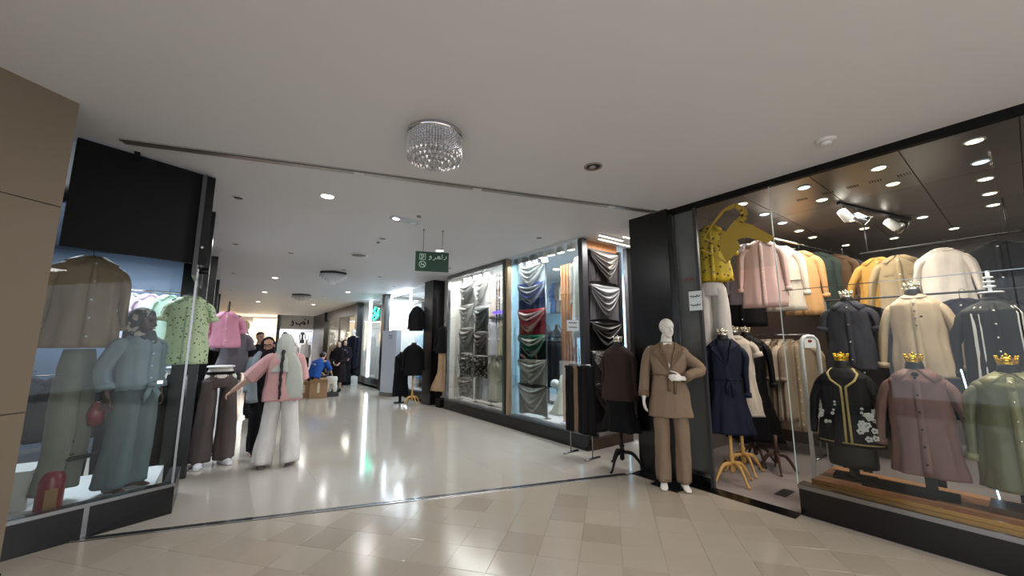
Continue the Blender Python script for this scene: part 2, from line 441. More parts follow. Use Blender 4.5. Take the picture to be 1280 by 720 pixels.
k = MB(); k.prism([(-.248, 4.82), (-.248, 5.42), (-.335, 5.42), (-.335, 4.86)], .235, .26); k.build('side_sill', M['dgrey'], sf)
k = MB(); k.prism([(-.262, 4.83), (-.262, 5.40), (-.274, 5.40), (-.274, 4.83)], .26, 2.30); k.build('side_pane', M['glass'], sf)
k = MB(); k.box(-.277, -.259, 4.815, 4.832, .26, 2.30); k.build('corner_strip', M['steel'], sf)
k = MB(); k.prism([(-.295, 4.56), (-.262, 4.56), (-.262, 5.92), (-.295, 5.92)], 2.14, CEIL-.03); k.build('side_fascia', mat('smoked_fascia', (70, 72, 78), .12, spec=.7), sf)
k = MB(); k.sweep([(-.30, 5.3, 2.3), (-.20, 5.3, 2.3)], [.04, .04]); k.build('hinge_block', M['black'], sf)
box('glass_clamp', (-.45, -.41, 4.72, 4.74, 1.16, 1.19), M['chrome'], sf)
# waste bin against the pillar, mostly out of the frame
wb = empty('waste_bin', (-1.07, 2.62, 0), label='dark-topped waste bin against the stone pillar at the left edge', cat='bin')
k = MB(); k.lathe([(.13, 0), (.13, .70), (.128, .71)], n=28); k.build('body', mat('grey_can', (120, 122, 126), .35), wb, True)
k = MB(); k.lathe([(.14, .70), (.145, .715), (.145, .765), (.12, .785), (.02, .79)], n=28); k.build('lid', M['blackm'], wb, True)
k = MB(); k.lathe([(.145, 0), (.145, .14), (.135, .16)], n=28); k.build('base', M['blackm'], wb, True)

# left shop shell
lw = MB(); lw.box(-5.0, -4.9, 4.7, 10, 0, 3.15); struct(lw.build('wall_left_shop', M['plaster']))
lw = MB(); lw.box(-5.0, -.45, 8.9, 9.0, 0, 3.15); struct(lw.build('wall_left_shop_back', mat('shop_back_blue', (130, 150, 176), .6)))
lp = box('display_platform', (-3.0, -.42, 5.0, 5.95, 0, .18), M['litwhite']); tag(lp, 'low white display platform inside the left window', 'platform')
cutc = MB(); cutc.box(-4.9, -.4, 5.9, 8.9, 2.98, 3.0); o = cutc.build('dropped_ceiling', mat('dark_ceiling', (86, 88, 96), .4)); struct(o)
for i, (y, L0, L1) in enumerate(((6.3, -1.5, -.9), (7.7, -1.75, -.8))):
    t = empty('tube_light', ((L0+L1)/2, y, 2.97), label=('shorter' if i == 0 else 'longer')+' bright tube light on the dark ceiling of the left shop', cat='light')
    k = MB(); k.box(-(L1-L0)/2-.02, (L1-L0)/2+.02, -.04, .04, -.03, .01); k.build('batten', M['white'], t)
    k = MB(); k.sweep([(-(L1-L0)/2, 0, -.045), ((L1-L0)/2, 0, -.045)], [.018, .018]); k.build('tube', M['led'], t, True)
# black columns and fascias down the left side
for i, (y0, y1) in enumerate(((5.93, 6.10), (9.05, 9.30), (12.4, 12.65), (16.0, 16.3))):
    c = box('column', (-.46, -.22, y0, y1, 0, CEIL), M['column']); struct(c)
    if i < 3:
        y2 = (9.05, 12.4, 16.0)[i]
        f = box('fascia', (-.36, -.33, y1, y2, 2.35, CEIL), mat('dark_fascia', (40, 40, 44), .2)); struct(f)
for i, (y0, y1) in enumerate(((9.3, 12.4), (12.65, 16.0))):
    ff = empty('window_front', label='dark glazed shop front on the left, '+('nearer' if i == 0 else 'farther')+' of two past the leg forms', cat='shop front')
    box('plinth', (-.40, -.30, y0, y1, 0, .25), M['black'], ff); box('glass_pane', (-.352, -.34, y0, y1, .25, 2.35), M['glassdark'], ff)
k = MB(); k.box(-3.1, -3.0, 9.0, 26, 0, 3.15); struct(k.build('wall_left_far', M['dgrey']))
q = box('light_strip', (-.325, -.31, 12.66, 12.72, 1.7, 3.0), M['ledp']); tag(q, 'violet light strip beside a black column on the left', 'light')

# ------------------------------------------------------------------ right side, near shop
SX = 4.28
struct(box('column_right', (4.20, 4.72, 2.50, 3.04, 0, CEIL), M['column']))
struct(box('wall_right_partition', (4.72, 9.1, 2.95, 3.04, 0, CEIL), M['shopwall']))
struct(box('wall_right_back', (9.1, 9.2, -2.0, 3.04, 0, CEIL), M['shopwall']))
struct(box('wall_right_side', (4.3, 9.2, -2.1, -2.0, 0, CEIL), M['shopwall']))
struct(box('floor_shop', (4.26, 9.1, -2.0, 2.95, -.006, .002), M['shopfloor']))
struct(box('threshold', (4.14, 4.30, 1.42, 2.50, 0, .008), M['black']))
cs = struct(box('ceiling_shop', (4.28, 9.1, -2.0, 2.95, 3.112, 3.15), M['blackm']))
for i in range(4):
    for j in range(8):
        x0 = 4.30+1.2*i; y0 = -1.95+.61*j
        p = box('ceiling_panel', (x0+.004, min(x0+1.196, 9.08), y0+.004, y0+.606, 3.098, 3.112), M['ceilpanel'], cs)
        p.location -= cs.location
rs = empty('shop_front', label='long glass shop front on the right with deep black plinth', cat='shop front')
box('plinth', (4.28, 4.42, -2.0, 1.42, 0, .225), M['black'], rs, .004)
box('sill', (4.275, 4.42, -2.0, 1.425, .225, .262), M['steel'], rs)
box('head_rail', (4.262, 4.32, -2.0, 2.50, 3.085, 3.15), M['blackm'], rs)
box('glass_pane', (4.285, 4.295, .04, 1.42, .262, 3.085), M['glass'], rs)
box('glass_pane', (4.285, 4.295, -2.0, .032, .262, 3.085), M['glass'], rs)
box('glass_transom', (4.285, 4.295, 1.428, 2.18, 2.28, 3.085), M['glass'], rs)
box('glass_edge', (4.283, 4.297, 1.42, 1.426, .262, 3.085), mat('glass_edge', (200, 214, 210), .2), rs)
box('side_pane', (4.285, 4.295, 2.21, 2.47, .10, 3.085), M['glass'], rs)
box('reflection_sheet', (4.33, 4.35, 2.22, 2.47, .10, 3.085), mat('reflection_grey', (128, 124, 124), .3), rs)  # grey sheet added behind the pane; its colour stands in for the reflection
box('frame', (4.27, 4.31, 2.18, 2.215, 0, 3.085), M['dgrey'], rs); box('frame', (4.27, 4.31, 2.465, 2.50, 0, 3.085), M['steel'], rs)
box('frame', (4.27, 4.31, 2.215, 2.465, .10, .14), M['steel'], rs); box('kick_plate', (4.28, 4.30, 2.215, 2.465, 0, .10), M['black'], rs)
for a, b in (((3.86, 4.19, 2.36, 2.67), 0), ((3.98, 4.19, 2.68, 3.0), 1)):
    struct(box('marble_slab', (a[0], a[1], a[2], a[3], 0, .012), mat('black_marble', (24, 22, 22), .15, var=.5, vscale=12)))
# platform of boards behind the glass
pf = empty('display_platform', label='striped wooden board platform with gold edge behind the right window', cat='platform')
box('carcass', (4.43, 5.12, -2.0, 1.36, 0, .262), M['wooddark'], pf)
wc = [mat('board', c, .3, var=.3, vscale=5, coat=.4) for c in ((188, 128, 84), (120, 78, 56), (206, 152, 108), (150, 98, 66))]
x = 4.43
for i, wd in enumerate((.05, .11, .07, .13, .09, .12, .115)):
    box('board', (x+.001, x+wd-.002, -2.0, 1.36, .262, .282), wc[(i*3) % 4], pf); x += wd
box('gold_edge', (4.425, 4.433, -2.0, 1.36, .262, .296), mat('brass', (220, 160, 90), .2, 1), pf)
box('led_tape', (4.433, 4.440, -2.0, 1.36, .282, .287), emis('led_amber', (255, 190, 120), .8), pf)
# brown half-height partition behind the rails
struct(box('partition', (7.25, 7.35, 1.1, 2.95, 0, 2.12), M['brownwall']))

# ------------------------------------------------------------------ right side, scarf shop bay (Y 4.0 to 8.45)
struct(box('wall_bay_side', (5.45, 9.1, 4.02, 4.10, 0, CEIL), mat('dark_bay', (46, 42, 42), .4)))
struct(box('ceiling_bay', (4.28, 9.1, 4.05, 9.1, CEIL, CEIL+.08), M['litwhite']))
struct(box('floor_bay', (4.5, 9.1, 4.0, 9.1, -.005, .20), mat('bay_floor', (196, 190, 184), .35)))
struct(box('wall_bay_back', (7.1, 7.2, 4.1, 8.46, .2, CEIL), M['litblue']))
struct(box('wall_bay_divider', (4.42, 5.2, 5.97, 6.03, .2, CEIL), M['litblue']))
struct(box('wall_bay_left', (5.15, 5.25, 6.03, 8.45, .2, CEIL), M['litwhite']))
struct(box('wall_bay_end', (4.4, 9.0, 8.47, 8.55, 0, CEIL), M['plaster']))
bs = empty('shop_front', label='two-pane glass window full of draped scarves with black plinth', cat='shop front')
box('plinth', (4.28, 4.52, 3.95, 8.46, 0, .20), M['black'], bs, .004)
box('sill', (4.278, 4.52, 3.95, 8.46, .20, .215), M['dgrey'], bs)
box('glass_pane', (4.33, 4.34, 6.08, 8.40, .215, 3.07), M['glass'], bs); box('glass_pane', (4.33, 4.34, 4.07, 5.93, .215, 3.12), M['glass'], bs)
box('mullion', (4.29, 4.38, 6.02, 6.09, .215, 3.15), mat('olive_steel', (74, 82, 74), .3, .4), bs); box('mullion', (4.29, 4.38, 5.92, 5.96, .215, 3.15), mat('bronze_edge', (176, 150, 120), .3, .5), bs)
box('frame', (4.30, 4.37, 8.40, 8.46, .215, 3.15), M['steel'], bs); box('head_rail', (4.30, 4.37, 6.09, 8.40, 3.07, 3.15), M['steel'], bs)
box('corner_post', (4.29, 4.39, 3.97, 4.06, .215, 3.13), M['dgrey'], bs); box('corner_post', (4.42, 4.46, 4.02, 4.06, .215, 3.10), M['dgrey'], bs)
# side wall of the bay, facing the passage
sd = empty('display_board', label='dark board facing the passage, hung with five draped shawls', cat='display board')
box('board', (4.40, 5.24, 4.045, 4.075, .16, 3.02), mat('black_board', (28, 26, 28), .4), sd)
box('post', (5.24, 5.29, 4.02, 4.08, 0, 3.05), M['dgrey'], sd)
box('base_step', (4.36, 5.30, 3.93, 4.04, 0, .15), M['wooddark'], sd)
ws = empty('wood_fascia', label='orange timber fascia above the dark shawl board', cat='fascia')
for i in range(9):
    box('plank', (4.45+i*.09, 4.45+i*.09+.085, 4.08, 4.10, 2.95, 3.149), M['woodslat'], ws)
for i, (x0, x1, y) in enumerate(((4.40, 4.95, 3.72), (4.55, 5.5, 3.86), (4.75, 5.9, 3.55), (4.6, 5.3, 3.28))):
    t = empty('strip_light', ((x0+x1)/2, y, CEIL), label=('first', 'second', 'third', 'fourth')[i]+' slim LED strip on the passage ceiling counting from the '+'scarf bay', cat='light', group='LED strips on the passage ceiling')
    box('channel', (-(x1-x0)/2, (x1-x0)/2, -.02, .02, -.02, 0), M['white'], t); box('diffuser', (-(x1-x0)/2, (x1-x0)/2, -.014, .014, -.026, -.02), M['ledw'], t)
struct(box('wall_passage_end', (9.1, 9.2, 3.04, 4.05, 0, CEIL), M['plaster']))
# vertical timber fins inside the window
fi = empty('timber_fins', label='row of tall orange timber fins inside the scarf shop window', cat='screen')
for i in range(5):
    y = 4.77-.072*i
    box('slat', (4.62, 4.655, y, y+.030, .22, 2.87), M['woodslat'], fi)
box('rail', (4.66, 4.70, 4.44, 4.86, .215, .23), M['wooddark'], fi)

# ------------------------------------------------------------------ right side beyond the scarf bay
struct(box('wall_recess', (4.55, 4.62, 8.55, 9.12, 0, CEIL), M['plaster']))
struct(box('column_recess', (4.22, 4.60, 9.10, 9.62, 0, CEIL), M['column']))
struct(box('wall_shops_back', (6.2, 6.3, 9.6, 26, 0, CEIL), M['litwhite']))
struct(box('ceiling_shops', (4.28, 6.3, 9.1, 26, CEIL, CEIL+.08), M['litwhite']))
struct(box('floor_shops', (4.28, 6.3, 9.62, 26, -.005, .06), M['shopfloor']))
for y in (12.72, 16.0, 22.3): struct(box('column_right_far', (4.18, 4.42, y, y+.28, 0, CEIL), M['column']))
for y in (12.8, 16.1, 22.4): struct(box('wall_divider', (4.42, 6.2, y, y+.08, 0, CEIL), M['plaster']))
lf = empty('shop_front', label='shop front outlined in glowing white light strips', cat='shop front')
box('plinth', (4.28, 4.42, 9.62, 12.72, 0, .24), M['black'], lf); box('glass_pane', (4.33, 4.34, 9.7, 12.6, .24, 3.1), M['glass'], lf)
for b in ((4.32, 4.36, 12.50, 12.58, .24, 3.10), (4.32, 4.36, 10.9, 12.5, 3.02, 3.10), (4.32, 4.36, 10.86, 10.91, 2.1, 3.1), (4.32, 4.36, 10.9, 12.5, .25, .29)):
    box('light_strip', b, M['led'], lf)
nf = empty('shop_front', label='grey shop front carrying a green lit script sign', cat='shop front')
box('plinth', (4.28, 4.42, 13.0, 16.0, 0, .3), M['black'], nf); box('glass_pane', (4.33, 4.34, 13.0, 16.0, .3, 3.1), M['glass'], nf)
box('frame', (4.30, 4.38, 14.75, 14.83, .3, 3.1), M['led'], nf); box('frame', (4.30, 4.38, 13.0, 13.06, .3, 3.1), M['steel'], nf)
wf = empty('shop_front', label='far right shop front with dark header and warm lit window', cat='shop front')
box('plinth', (4.28, 4.42, 16.28, 22.3, 0, .35), M['black'], wf); box('header', (4.28, 4.40, 16.28, 22.3, 2.72, 3.15), M['dgrey'], wf)
box('glass_pane', (4.33, 4.34, 16.28, 22.3, .35, 2.72), M['glass'], wf)
box('lightbox', (5.2, 5.3, 16.9, 19.2, .5, 2.7), M['screen'], wf); box('frame', (4.30, 4.38, 19.5, 19.6, .35, 2.72), M['dgrey'], wf)
struct(box('wall_right_far', (4.28, 4.40, 22.58, 26, 0, CEIL), M['dgrey']))
# end of the corridor
struct(box('wall_end', (2.42, 4.5, 26.0, 26.1, 2.35, CEIL), M['plaster']))
struct(box('column_end', (2.36, 2.52, 25.8, 26.05, 0, CEIL), M['column']))
struct(box('wall_end_back', (-5, 6.3, 29.0, 29.1, 0, CEIL), mat('far_wall', (150, 146, 146), .6)))
struct(box('wall_end_left', (-3.0, -.4, 26.0, 26.1, 0, CEIL), M['dgrey']))
lb = tag(box('lit_screen', (1.22, 2.36, 25.95, 26.0, 1.05, 2.92), M['screen']), 'pale warm lit screen at the end of the corridor', 'screen')
tag(box('display_counter', (1.22, 2.36, 25.7, 26.0, 0, 1.04), M['plaster']), 'pale counter under the lit screen at the corridor end', 'counter')
tag(box('orange_lightbox', (-.4, .35, 26.0, 26.1, 1.6, 2.92), emis('amber_lightbox', (255, 190, 90), 1.2)), 'amber lit panel behind the dark mannequins at the corridor end', 'panel')
# ------------------------------------------------------------------ builders: clothes, hangers, forms, figures
def surf(prof, z, th, off=0, sup=2.3):
    """point on a garment body at height z and angle th (front is -pi/2)"""
    for a, b in zip(prof, prof[1:]):
        if (a[0] <= z <= b[0]) or (b[0] <= z <= a[0]):
            t = (z-a[0])/(b[0]-a[0]+1e-9); rx = a[1]+(b[1]-a[1])*t; ry = a[2]+(b[2]-a[2])*t; break
    else: rx, ry = prof[-1][1:3]
    ca, sa = math.cos(th), math.sin(th); q = (abs(ca)**sup+abs(sa)**sup)**(-1/sup)
    return Vector(((rx+off)*ca*q, (ry+off)*sa*q, z))

def shirt_prof(w, L, d, zs, flare=.02, neck=.06, waist=0):
    """hem to neck, zs = shoulder height"""
    return [(zs-L, w+flare, d+.012), (zs-L*.8, w+flare*.7, d+.008), (zs-L*.55, w-waist*.6, d), (zs-L*.4, w-waist, d-.002), (zs-L*.2, w-.005, d+.004), (zs-.05, w, d),
            (zs-.012, w-.03, d*.85), (zs+.02, w*.62, d*.72), (zs+.045, neck+.012, max(neck*.85, d*.55)), (zs+.058, neck, max(neck*.8, d*.5))]

def hook(parent, z, m=None, top=.16, w=.17):
    k = MB(); m = m or M['dgrey']
    k.sweep([(-w, 0, z-.03), (0, 0, z+.04), (w, 0, z-.03)], [.008]*3, n=6)
    pts = [(0, 0, z+.03), (0, 0, z+top-.05)]+[(.022-.022*math.cos(a), 0, z+top-.05+.03*math.sin(a)) for a in (.6, 1.4, 2.2, 3.0)]
    k.sweep(pts, [.003]*len(pts), n=5)
    return k.build('hanger', m, parent, True)

def garment(name, m, prof, parent=None, fold=(7, .05), sleeves=None, collar=None, buttons=0, placket=False, belt=None, seed=0, pockets=False, bm=None, cm=None, smat=None,
            slit=None, hang=False, n=56, bz=None, cuff=True, res=5):
    k = MB(); P = [(0, 0, p[0]) for p in prof]; R = [(p[1], p[2]) for p in prof]
    sp, sr = smooth_path(P, R, res)
    k.sweep(sp, sr, n=n, fold=(fold[0], fold[1], seed, True), cap=False, sup=2.3)
    o = k.build(name, m, parent, True)
    sol = o.modifiers.new('thickness', 'SOLIDIFY'); sol.thickness = .004; sol.offset = -1
    for pts, rr in (sleeves or []):
        q = MB(); a, b = smooth_path(pts, rr, 5)
        q.sweep(a, b, side=(0, 1, 0), n=18, fold=(4, .10, seed+len(pts), False), cap=True)
        s = q.build('sleeve', smat or m, o, True)
        if cuff:
            q = MB(); d = (Vector(pts[-1])-Vector(pts[-2])).normalized(); e = Vector(pts[-1]); r = rr[-1] if not isinstance(rr[-1], tuple) else rr[-1][0]
            q.sweep([e-d*.05, e+d*.004], [r*1.1+.002, r*1.1+.002], side=(0, 1, 0), n=18); q.build('cuff', cm or smat or m, s, True)
    zt = prof[-1][0]; nk = prof[-1][1]; nd = prof[-1][2]
    if collar == 'shirt':
        for s in (-1, 1):
            q = MB(); vs = []; N = 8
            for i in range(N+1):
                th = PI/2 - s*(PI*.94)*i/N; t = i/N
                c, sn = math.cos(th), math.sin(th)
                a_ = Vector((nk*1.03*c, nd*1.03*sn, zt+.012-.012*t)); dr = .020+.030*t**2
                b_ = surf(prof, zt-.040-.060*t**3, PI/2-s*(PI*.94*t-.36*t**3), .013)
                vs += [a_, b_]
            fs = [(2*i, 2*i+1, 2*i+3, 2*i+2) for i in range(N)]
            q.add(vs, fs); c_ = q.build('collar', cm or m, o, True); z = c_.modifiers.new('thickness', 'SOLIDIFY'); z.thickness = .004
    if collar == 'band':
        q = MB(); q.sweep([(0, 0, zt-.012), (0, 0, zt+.022)], [(nk*1.04, nd*1.04)]*2, n=24, cap=False); c_ = q.build('collar', cm or m, o, True)
        z = c_.modifiers.new('thickness', 'SOLIDIFY'); z.thickness = .004
    if collar == 'round':
        q = MB(); pts = [surf(prof, zt-.012-.03*max(0, -math.sin(a)), a, .004) for a in [2*PI*i/24 for i in range(25)]]
        q.sweep(pts, [.006]*25, n=6); q.build('neckband', cm or m, o, True)
    if collar == 'lapel':
        L = zt-.30
        for s in (-1, 1):
            pts = [surf(prof, z, -PI/2+s*t, .019+e) for z, t, e in ((zt-.0, .95, .004), (zt-.05, 1.0, .0), (zt-.085, .95, .004), (zt-.09, .70, .004), (zt-.12, .72, .005), (L, .04, .003), (zt-.13, .18, .002), (zt-.05, .42, .002))]
            q = MB(); ctr = sum(pts, Vector())/len(pts); ctr.y -= .008; q.add(pts+[ctr], [(i, (i+1) % 8, 8) for i in range(8)]); c_ = q.build('lapel', cm or m, o)
            z = c_.modifiers.new('thickness', 'SOLIDIFY'); z.thickness = .005
        q = MB(); q.add([surf(prof, zt-.01, -PI/2-.5, .014), surf(prof, zt-.01, -PI/2+.5, .014), surf(prof, L+.01, -PI/2, .014)], [(0, 1, 2)]); q.build('inner_vee', M['blackm'] if not bm else bm, o)
    zb = prof[0][0]
    if placket:
        q = MB(); N = 14; vs = []
        z1 = zt-(.03 if collar != 'lapel' else .3)
        for i in range(N+1):
            z = zb+.01+(z1-zb-.01)*i/N
            for x in (-.018, .018): vs.append(surf(prof, z, -PI/2+x/.15, .006))
        q.add(vs, [(2*i, 2*i+1, 2*i+3, 2*i+2) for i in range(N)]); c_ = q.build('placket', cm or m, o, True)
        z = c_.modifiers.new('thickness', 'SOLIDIFY'); z.thickness = .003
    if buttons:
        lo, hi = bz or (zb+.1, zt-.07)
        q = MB(); q.lathe([(.0075, 0), (.0085, .003), (.0065, .005)], n=10); me = None
        for i in range(buttons):
            z = lo+(hi-lo)*i/max(1, buttons-1); p = surf(prof, z, -PI/2, .010)
            if me is None: b = q.build('button', bm or M['white'], o, True); me = b.data
            else: b = bpy.data.objects.new('button', me); COL.objects.link(b); b.parent = o
            b.location = p; b.rotation_euler = (PI/2, 0, 0)
    if belt:
        zbelt = belt
        q = MB(); pts = [surf(prof, zbelt, 2*PI*i/28, .006) for i in range(29)]
        q.sweep(pts, [(.004, .022)]*29, side=(0, 0, 1), n=8); 
        for i in range(29): pass
        b_ = q.build('belt', cm or m, o, True)
        f = surf(prof, zbelt, -PI/2+.12, .016); q = MB()
        q.ell(f, (.03, .018, .022)); q.sweep([f, f+Vector((.03, -.01, -.08)), f+Vector((.02, -.01, -.2))], [(.014, .004)]*3, n=8)
        q.sweep([f, f+Vector((-.03, -.01, -.07)), f+Vector((-.035, -.008, -.17))], [(.014, .004)]*3, n=8); q.build('belt_knot', cm or m, b_, True)
    if pockets:
        for s in (-1, 1):
            z = zt-.20; pts = [surf(prof, zz, -PI/2+s*t, .006) for zz, t in ((z, .32), (z, .78), (z-.05, .78), (z-.05, .32))]
            q = MB(); q.slab(pts, (0, -.004, 0)); q.build('pocket_flap', m, o)
    if hang: hook(o, zt-.03)
    return o

def arm_down(w, zs, L, out=.05, r0=.052, r1=.038, fwd=0):
    return [([(s*(w-.075), 0, zs-.060), (s*(w-.018), 0, zs-.085), (s*(w+.022), 0, zs-.16), (s*(w+out*.7), fwd*.4, zs-L*.5), (s*(w+out), fwd, zs-L)], [(r0*.85, r0*.8), (r0, r0*.9), (r0, r0*.85), (r0*.88, r0*.7), (r1, r1*.7)]) for s in (-1, 1)]
def arm_short(w, zs, L=.2, r=.058):
    return [([(s*(w-.04), 0, zs-.05), (s*(w+.015), 0, zs-.10), (s*(w+.045), 0, zs-L)], [(r, r*.8), (r, r*.75), (r*.95, r*.6)]) for s in (-1, 1)]

def crown(parent, z, r, m):
    q = MB(); q.lathe([(r*.95, 0), (r*1.12, .004), (r*1.12, .014), (r*1.0, .018), (r*1.0, .032), (r*1.1, .036), (r*1.06, .042), (r*.2, .044)], (0, 0, z), 24)
    for i in range(10):
        a = 2*PI*i/10; c, s = math.cos(a), math.sin(a)
        q.sweep([(r*1.02*c, r*1.02*s, z+.036), (r*1.2*c, r*1.2*s, z+.062)], [.010, .004], n=6)
        q.ell((r*1.22*c, r*1.22*s, z+.068), (.008, .008, .008), 8, 5)
        q.ell((r*1.06*c, r*1.06*s, z+.024), (.007, .007, .007), 8, 5)
    q.ell((0, 0, z+.048), (r*.75, r*.75, .02), 16, 6); q.ell((0, 0, z+.078), (.011, .011, .015), 8, 6)
    return q.build('neck_cap', m, parent, True)

def form_body(parent, zs, w=.185, L=.62, neck=.12, m=None, d=.10):
    q = MB(); pr = [(zs-L, w*.86, d*.8), (zs-L+.04, w*.95, d), (zs-L*.62, w*.93, d*.98), (zs-L*.42, w*.74, d*.8), (zs-.16, w*.92, d*1.05), (zs-.05, w*.98, d*.9), (zs, w*.75, d*.7), (zs+.035, .068, .062), (zs+neck, .052, .052)]
    a, b = smooth_path([(0, 0, p[0]) for p in pr], [(p[1], p[2]) for p in pr], 4)
    q.sweep(a, b, n=28); return q.build('torso', m or M['form'], parent, True)

def tripod(parent, h, m, r=.24, legs=4):
    q = MB(); q.lathe([(.022, h), (.018, .30), (.034, .27), (.020, .245), (.034, .22), (.024, .19), (.030, .12), (.012, .10)], n=16); q.build('post', m, parent, True)
    for i in range(legs):
        a = 2*PI*i/legs+.5; c, s = math.cos(a), math.sin(a)
        pts = [(.02*c, .02*s, .20), (r*.45*c, r*.45*s, .185), (r*.72*c, r*.72*s, .10), (r*.86*c, r*.86*s, .035), (r*c, r*s, .012)]
        p, rr = smooth_path(pts, [(.016, .02), (.016, .022), (.013, .016), (.011, .012), (.014, .011)], 4)
        q = MB(); q.sweep(p, rr, side=(-s, c, 0), n=10); q.build('leg', m, parent, True)

def plate_stand(parent, h, m=None, w=.15, d=.11):
    m = m or M['blackm']; q = MB(); q.box(-w, w, -d, d, 0, .022); q.build('base_plate', m, parent)
    q = MB(); q.box(-.035, .035, -.025, .025, .022, h); q.build('post', m, parent)

def dress_form(label, loc, rz, zs, stand='plate', cap=None, group=None, w=.185, L=.62, skin=None, cat='dress form', neck=.12, legs=None, d=.10):
    r = empty('dress_form', loc, rz, label, cat, group)
    form_body(r, zs, w, L, neck, skin, d)
    if stand == 'plate': plate_stand(r, zs-L+.02)
    elif stand: tripod(r, zs-L+.02, stand, legs=legs or 4)
    if cap: crown(r, zs+neck-.01, .046, cap)
    return r

def remesh(o, vox, it=6):
    x = o.modifiers.new('skin', 'REMESH'); x.mode = 'VOXEL'; x.voxel_size = vox; x.use_smooth_shade = True
    y = o.modifiers.new('smooth', 'SMOOTH'); y.factor = .5; y.iterations = it
    return o

def hand(q, wrist, d, n, s, curl=.35, sc=1.0):
    """palm and five fingers: d = direction the hand points, n = back of the hand, s=+1/-1 side the thumb leaves"""
    w_ = Vector(wrist); d = Vector(d).normalized(); n = Vector(n); n = (n-d*n.dot(d)).normalized(); sd = d.cross(n)*s
    q.sweep([w_-d*.03, w_+d*.01, w_+d*.05*sc, w_+d*.088*sc], [(.024*sc, .019*sc), (.026*sc, .017*sc), (.040*sc, .015*sc), (.039*sc, .012*sc)], side=sd, n=12)
    for i, (off, L) in enumerate(((.029, .070), (.010, .080), (-.010, .074), (-.028, .058))):
        b = w_+d*.085*sc+sd*off*sc; c = curl*(1+.15*i); p = [b-d*.01]; dd = d
        for k_, seg in enumerate((.42, .32, .26)):
            a = c*(k_+.6); dd = (d*math.cos(a)-n*math.sin(a)); p.append(p[-1]+(dd+sd*off*1.2)*L*seg*sc*1.15)
        q.sweep(p, [.0095*sc, .0088*sc, .008*sc, .0062*sc], side=sd, n=8)
    b = w_+d*.03*sc+sd*.026*sc
    q.sweep([b, b+(d*.55+sd*.75-n*.25)*.035*sc, b+(d*.8+sd*.8-n*.35)*.058*sc, b+(d*1.1+sd*.75-n*.4)*.078*sc], [.013*sc, .0115*sc, .010*sc, .007*sc], side=n, n=8)

def head(q, c, yaw=0, tilt=0, s=1.0, face=True, roll=0):
    """egg-shaped head with brow, nose, mouth, chin and ears; looks along -Y turned by yaw; c is the head's centre"""
    R = Matrix.Rotation(yaw, 3, 'Z') @ Matrix.Rotation(tilt, 3, 'X') @ Matrix.Rotation(roll, 3, 'Y')
    c = Vector(c); f = lambda x, y, z: c+R @ Vector((x*s, y*s, z*s))
    q.ell(f(0, .012, .022), (.074*s, .090*s, .088*s), 20, 14, R); q.ell(f(0, -.022, -.030), (.056*s, .062*s, .082*s), 18, 12, R)
    q.ell(f(0, -.060, -.088), (.024*s, .020*s, .020*s), 10, 8, R)
    q.sweep([f(0, -.082, .012), f(0, -.098, -.018), f(0, -.104, -.032), f(0, -.086, -.042)], [.009*s, .012*s, .014*s, .010*s], side=R @ Vector((1, 0, 0)), n=8)
    q.sweep([f(-.045, -.068, .022), f(0, -.088, .026), f(.045, -.068, .022)], [.010*s, .009*s, .010*s], side=(0, 0, 1), n=8)
    q.sweep([f(-.022, -.076, -.060), f(0, -.086, -.060), f(.022, -.076, -.060)], [.005*s, .009*s, .005*s], side=(0, 0, 1), n=8)
    if face:
        for k in (-1, 1): q.ell(f(k*.074, .008, -.008), (.009*s, .020*s, .030*s), 8, 6, R)
    return f, R

def body(parent, J, m, vox=.008, face=True, yaw=0, tilt=0, hs=1.0, hands=None, feet='foot', chest=1.0, hips=1.0, legs=True, arms=True, hd=True, mat_name='body', roll=0):
    """one continuous figure grown from its joints; J holds joint positions"""
    q = MB(); V = lambda k: Vector(J[k])
    pel = V('pelvis'); ch = V('chest'); nk = V('neck'); sd = (V('shR')-V('shL')).normalized()
    t, r = smooth_path([pel-(ch-pel)*.22, pel, pel+(ch-pel)*.45, ch, ch+(nk-ch)*.62, nk, nk+(V('head')-nk)*.55],
                       [(.10*hips, .09), (.165*hips, .115), (.122*chest, .090), (.150*chest, .108), (.135*chest, .085), (.062, .058), (.050, .052)], 4)
    q.sweep(t, r, side=sd, n=26)
    fr = None
    if hd: fr = head(q, J['head'], yaw, tilt, hs, face, roll)
    for s in ('L', 'R'):
        if arms:
            a, b, c = V('sh'+s), V('el'+s), V('wr'+s)
            t, r = smooth_path([a+(ch-a)*.25, a, a+(b-a)*.5, b, b+(c-b)*.35, c], [.050, .052, .043, .036, .037, .024], 3)
            q.sweep(t, r, n=14)
            h = (hands or {}).get(s)
            if h: hand(q, c, *h)
        if legs:
            a, b, c = V('hip'+s), V('kn'+s), V('an'+s)
            t, r = smooth_path([a+(pel-a)*.3+Vector((0, 0, .04)), a, a+(b-a)*.5, b, b+(c-b)*.3, c], [.085, .088, .070, .052, .052, .033], 3)
            q.sweep(t, r, n=16)
            toe = V('toe'+s); d = (toe-c); d.z = 0; d.normalize(); g = Vector((c.x, c.y, toe.z))
            q.sweep([c+Vector((0, 0, .03)), g-d*.035+Vector((0, 0, .022))], [.032, .030], n=10)
            q.sweep([g-d*.06+Vector((0, 0, .010)), g-d*.04+Vector((0, 0, .012)), g+d*.05+Vector((0, 0, .022)), g+d*.12+Vector((0, 0, .008)), g+d*.17+Vector((0, 0, .004))],
                    [(.018, .018), (.031, .03), (.036, .03), (.042, .018), (.026, .010)], side=d.cross(Vector((0, 0, 1))), n=12)
    o = q.build(mat_name, m, parent); remesh(o, vox, 4)
    return o, fr

